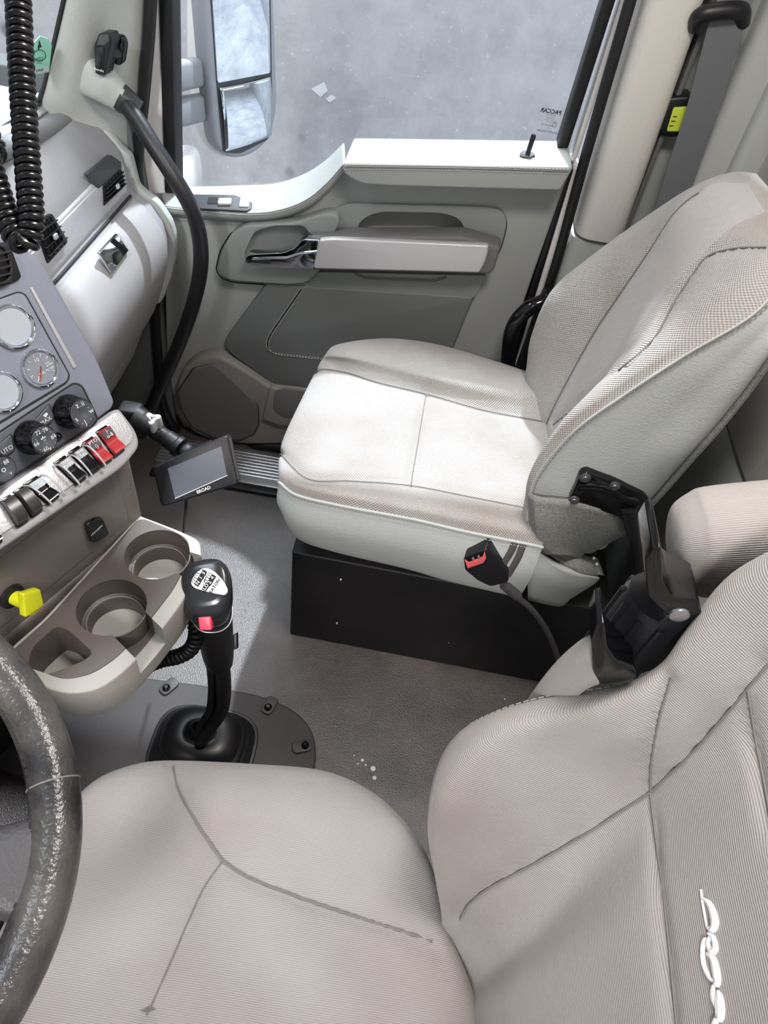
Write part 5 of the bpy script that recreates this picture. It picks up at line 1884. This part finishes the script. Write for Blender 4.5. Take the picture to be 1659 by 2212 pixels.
for k, pth in enumerate((((1112, 1170), (1102, 1192), (1082, 1224)), ((1130, 1174), (1118, 1204), (1096, 1242)))):
    TS = BVHTree.FromPolygons([v.co + ORG[skirt.name] for v in skirt.data.vertices], [tuple(p.vertices) for p in skirt.data.polygons])
    pts = spline([q + V((0, -.003, 0)) for q in cast(TS, pth, 1.1)], 5)
    e = tube('elastic_strap', pts, .0062, mat('strap_dark', '4b4947', .8), None, res=8, flat=((0, 1, 0), .2))
    tag(e, ('dark elastic strap nearer the seat front above the buckle', 'dark elastic strap nearer the backrest above the buckle')[k], 'strap', 'elastic straps on the seat side')

# ------------------------------------------------------------------ driver seat side parts
def bvh_of(o):
    off = ORG[o.name]
    me = o.data
    return BVHTree.FromPolygons([v.co + off for v in me.vertices], [tuple(p.vertices) for p in me.polygons])


BT = bvh_of(bk_)


def hit(x, y, lift=.001, default=.55):
    d = ray(x, y)
    h = BT.ray_cast(CAM, d)
    if h[0] is None:
        return DP(x, y, default)
    return h[0] - d * lift


M_emb = mat('embroidery_white', 'e9e7e6', .6)
for k, (pts, rr) in enumerate((
        (((1514, 1921), (1517, 1945), (1522, 1975), (1527, 2003)), (.0007, .0010)),
        (((1517, 1940), (1532, 1952), (1542, 1975), (1545, 1996), (1538, 2008), (1528, 2004)), (.0010, .0030)),
        (((1530, 2016), (1541, 2026), (1546, 2048), (1537, 2054), (1530, 2036), (1536, 2022)), (.0012, .0024)),
        (((1536, 2050), (1524, 2030), (1518, 2050), (1520, 2082), (1532, 2110), (1546, 2122)), (.0012, .0018)),
        (((1528, 2060), (1541, 2072), (1548, 2100), (1550, 2122), (1543, 2126)), (.0014, .0030)),
        (((1542, 2128), (1541, 2148), (1548, 2172), (1556, 2190)), (.0012, .0022)),
        (((1551, 2140), (1556, 2160), (1556, 2196), (1546, 2196)), (.0012, .0034)),
        (((1548, 2200), (1545, 2220), (1552, 2250), (1560, 2270)), (.0016, .0026)))):
    sp3 = spline([hit(x, y, .0006) for x, y in pts], 6)
    n = len(sp3)
    tube('embroidery', sp3, [1.1 * (rr[0] + (rr[1] - rr[0]) * math.sin(math.pi * i / (n - 1))) for i in range(n)], M_emb, bk_, res=7)
# recline lever at the hinge
rl_ = thing('recline_handle', DP(960, 2110, .80), 'black tipped metal recline handle between driver cushion and backrest', 'handle')
dp = .775
prism('grip', rpoly([DP(x, y, dp) for x, y in ((941, 2030), (955, 2028), (964, 2042), (966, 2070), (958, 2098), (940, 2095), (945, 2068))], .004), FW * .010, mat('grip_grey', '3a3b3d', .4), rl_, .003)
prism('blade', rpoly([DP(x, y, dp + .001) for x, y in ((942, 2096), (958, 2098), (964, 2130), (980, 2170), (976, 2190), (952, 2188), (944, 2160))], .002), FW * .006, M_whitep, rl_, .0015)
prism('cam_plate', rpoly([DP(x, y, dp + .012) for x, y in ((968, 2110), (986, 2082), (990, 2100), (976, 2120), (990, 2150), (986, 2160))], .001), FW * .003, M_steel, rl_, .0008)
lathe('pivot', [(0, .004), (.004, .004), (.005, 0), (0, 0)], DP(968, 2160, dp - .002), -FW, M_steel, rl_, res=14)
# side cover and folded armrest with its black hinge
AY = .385
sc_ = [[Y(x, y, q) for x, y in r] for q, r in (
    (.352, ((1085, 1620), (1120, 1545), (1160, 1480), (1205, 1425), (1250, 1385), (1280, 1368))),
    (.338, ((1090, 1640), (1128, 1565), (1172, 1505), (1215, 1455), (1257, 1415), (1285, 1398))),
    (.326, ((1120, 1660), (1160, 1590), (1205, 1540), (1240, 1510), (1270, 1488), (1294, 1478))))]
sheet('side_cover', dense(sc_, 5, 5), M_rib, ds, thick=.008, angle=80)
arm_ = thing('armrest_hinge', Y(1380, 1340, .40), 'black ridged armrest hinge with a silver screw on the seat side', 'hinge')
HYq = .352


def hq(x, y, d=0.0):
    return Y(x, y, HYq + d)


prism('lower_cheek', rpoly([hq(x, y, -.03) for x, y in ((1277, 1385), (1292, 1348), (1306, 1345), (1312, 1400), (1335, 1430), (1380, 1465), (1298, 1480), (1280, 1450))], .006), (0, .035, 0), M_gloss, arm_, .004)
prism('upper_cheek', rpoly([hq(x, y, -.004) for x, y in ((1393, 1215), (1412, 1185), (1428, 1180), (1432, 1255), (1450, 1290), (1520, 1322), (1505, 1352), (1450, 1335), (1400, 1290))], .006), (0, .05, 0), M_gloss, arm_, .004)
bar0, bar1 = hq(1322, 1415, .026), hq(1425, 1290, .026)
brl = tube('barrel', [bar0, bar0.lerp(bar1, .04), bar0.lerp(bar1, .1), bar0.lerp(bar1, .9), bar1], [.024, .027, .029, .029, .027], M_black, arm_, res=28)
ex, ey, ea = axes(bar1 - bar0)
for q in range(10):
    a = q * math.pi / 5
    d = ex * math.cos(a) + ey * math.sin(a)
    tube('barrel_ridge', [bar0.lerp(bar1, .06) + d * .028, bar0.lerp(bar1, .92) + d * .0285], .0032, M_black, brl, res=8)
prism('link_plate', rpoly([hq(x, y, -.002) for x, y in ((1330, 1425), (1440, 1330), (1500, 1345), (1440, 1440), (1370, 1462))], .004), (0, .03, 0), M_black, arm_, .003)
lathe('screw', [(0, .0028), (.004, .003), (.0078, .002), (.0085, 0), (0, 0)], hq(1467, 1327, -.004), (0, -1, 0), M_steel, arm_, res=18)
ar = thing('folded_armrest', Y(1540, 1180, .44), 'padded grey cloth armrest folded up beside the driver backrest', 'armrest')
A0, A1 = Y(1530, 1172, .455), Y(1900, 1150, .46)
da_ = (A1 - A0).normalized()
rx_ = (V((-1, 0, .42)) - da_ * V((-1, 0, .42)).dot(da_)).normalized()
ry_ = da_.cross(rx_)
al = []
for t, r1, r2_ in ((-.24, .006, .006), (-.235, .020, .022), (-.20, .036, .034), (-.10, .047, .042), (0, .052, .045), (.4, .054, .046), (.9, .052, .045), (1, .03, .03)):
    al.append(ring(A0 + (A1 - A0) * t, r1, r2_, rx_, ry_, p=2.6))
sheet('pad', dense(al, 6, 1), M_rib, ar, capi=True, angle=70)
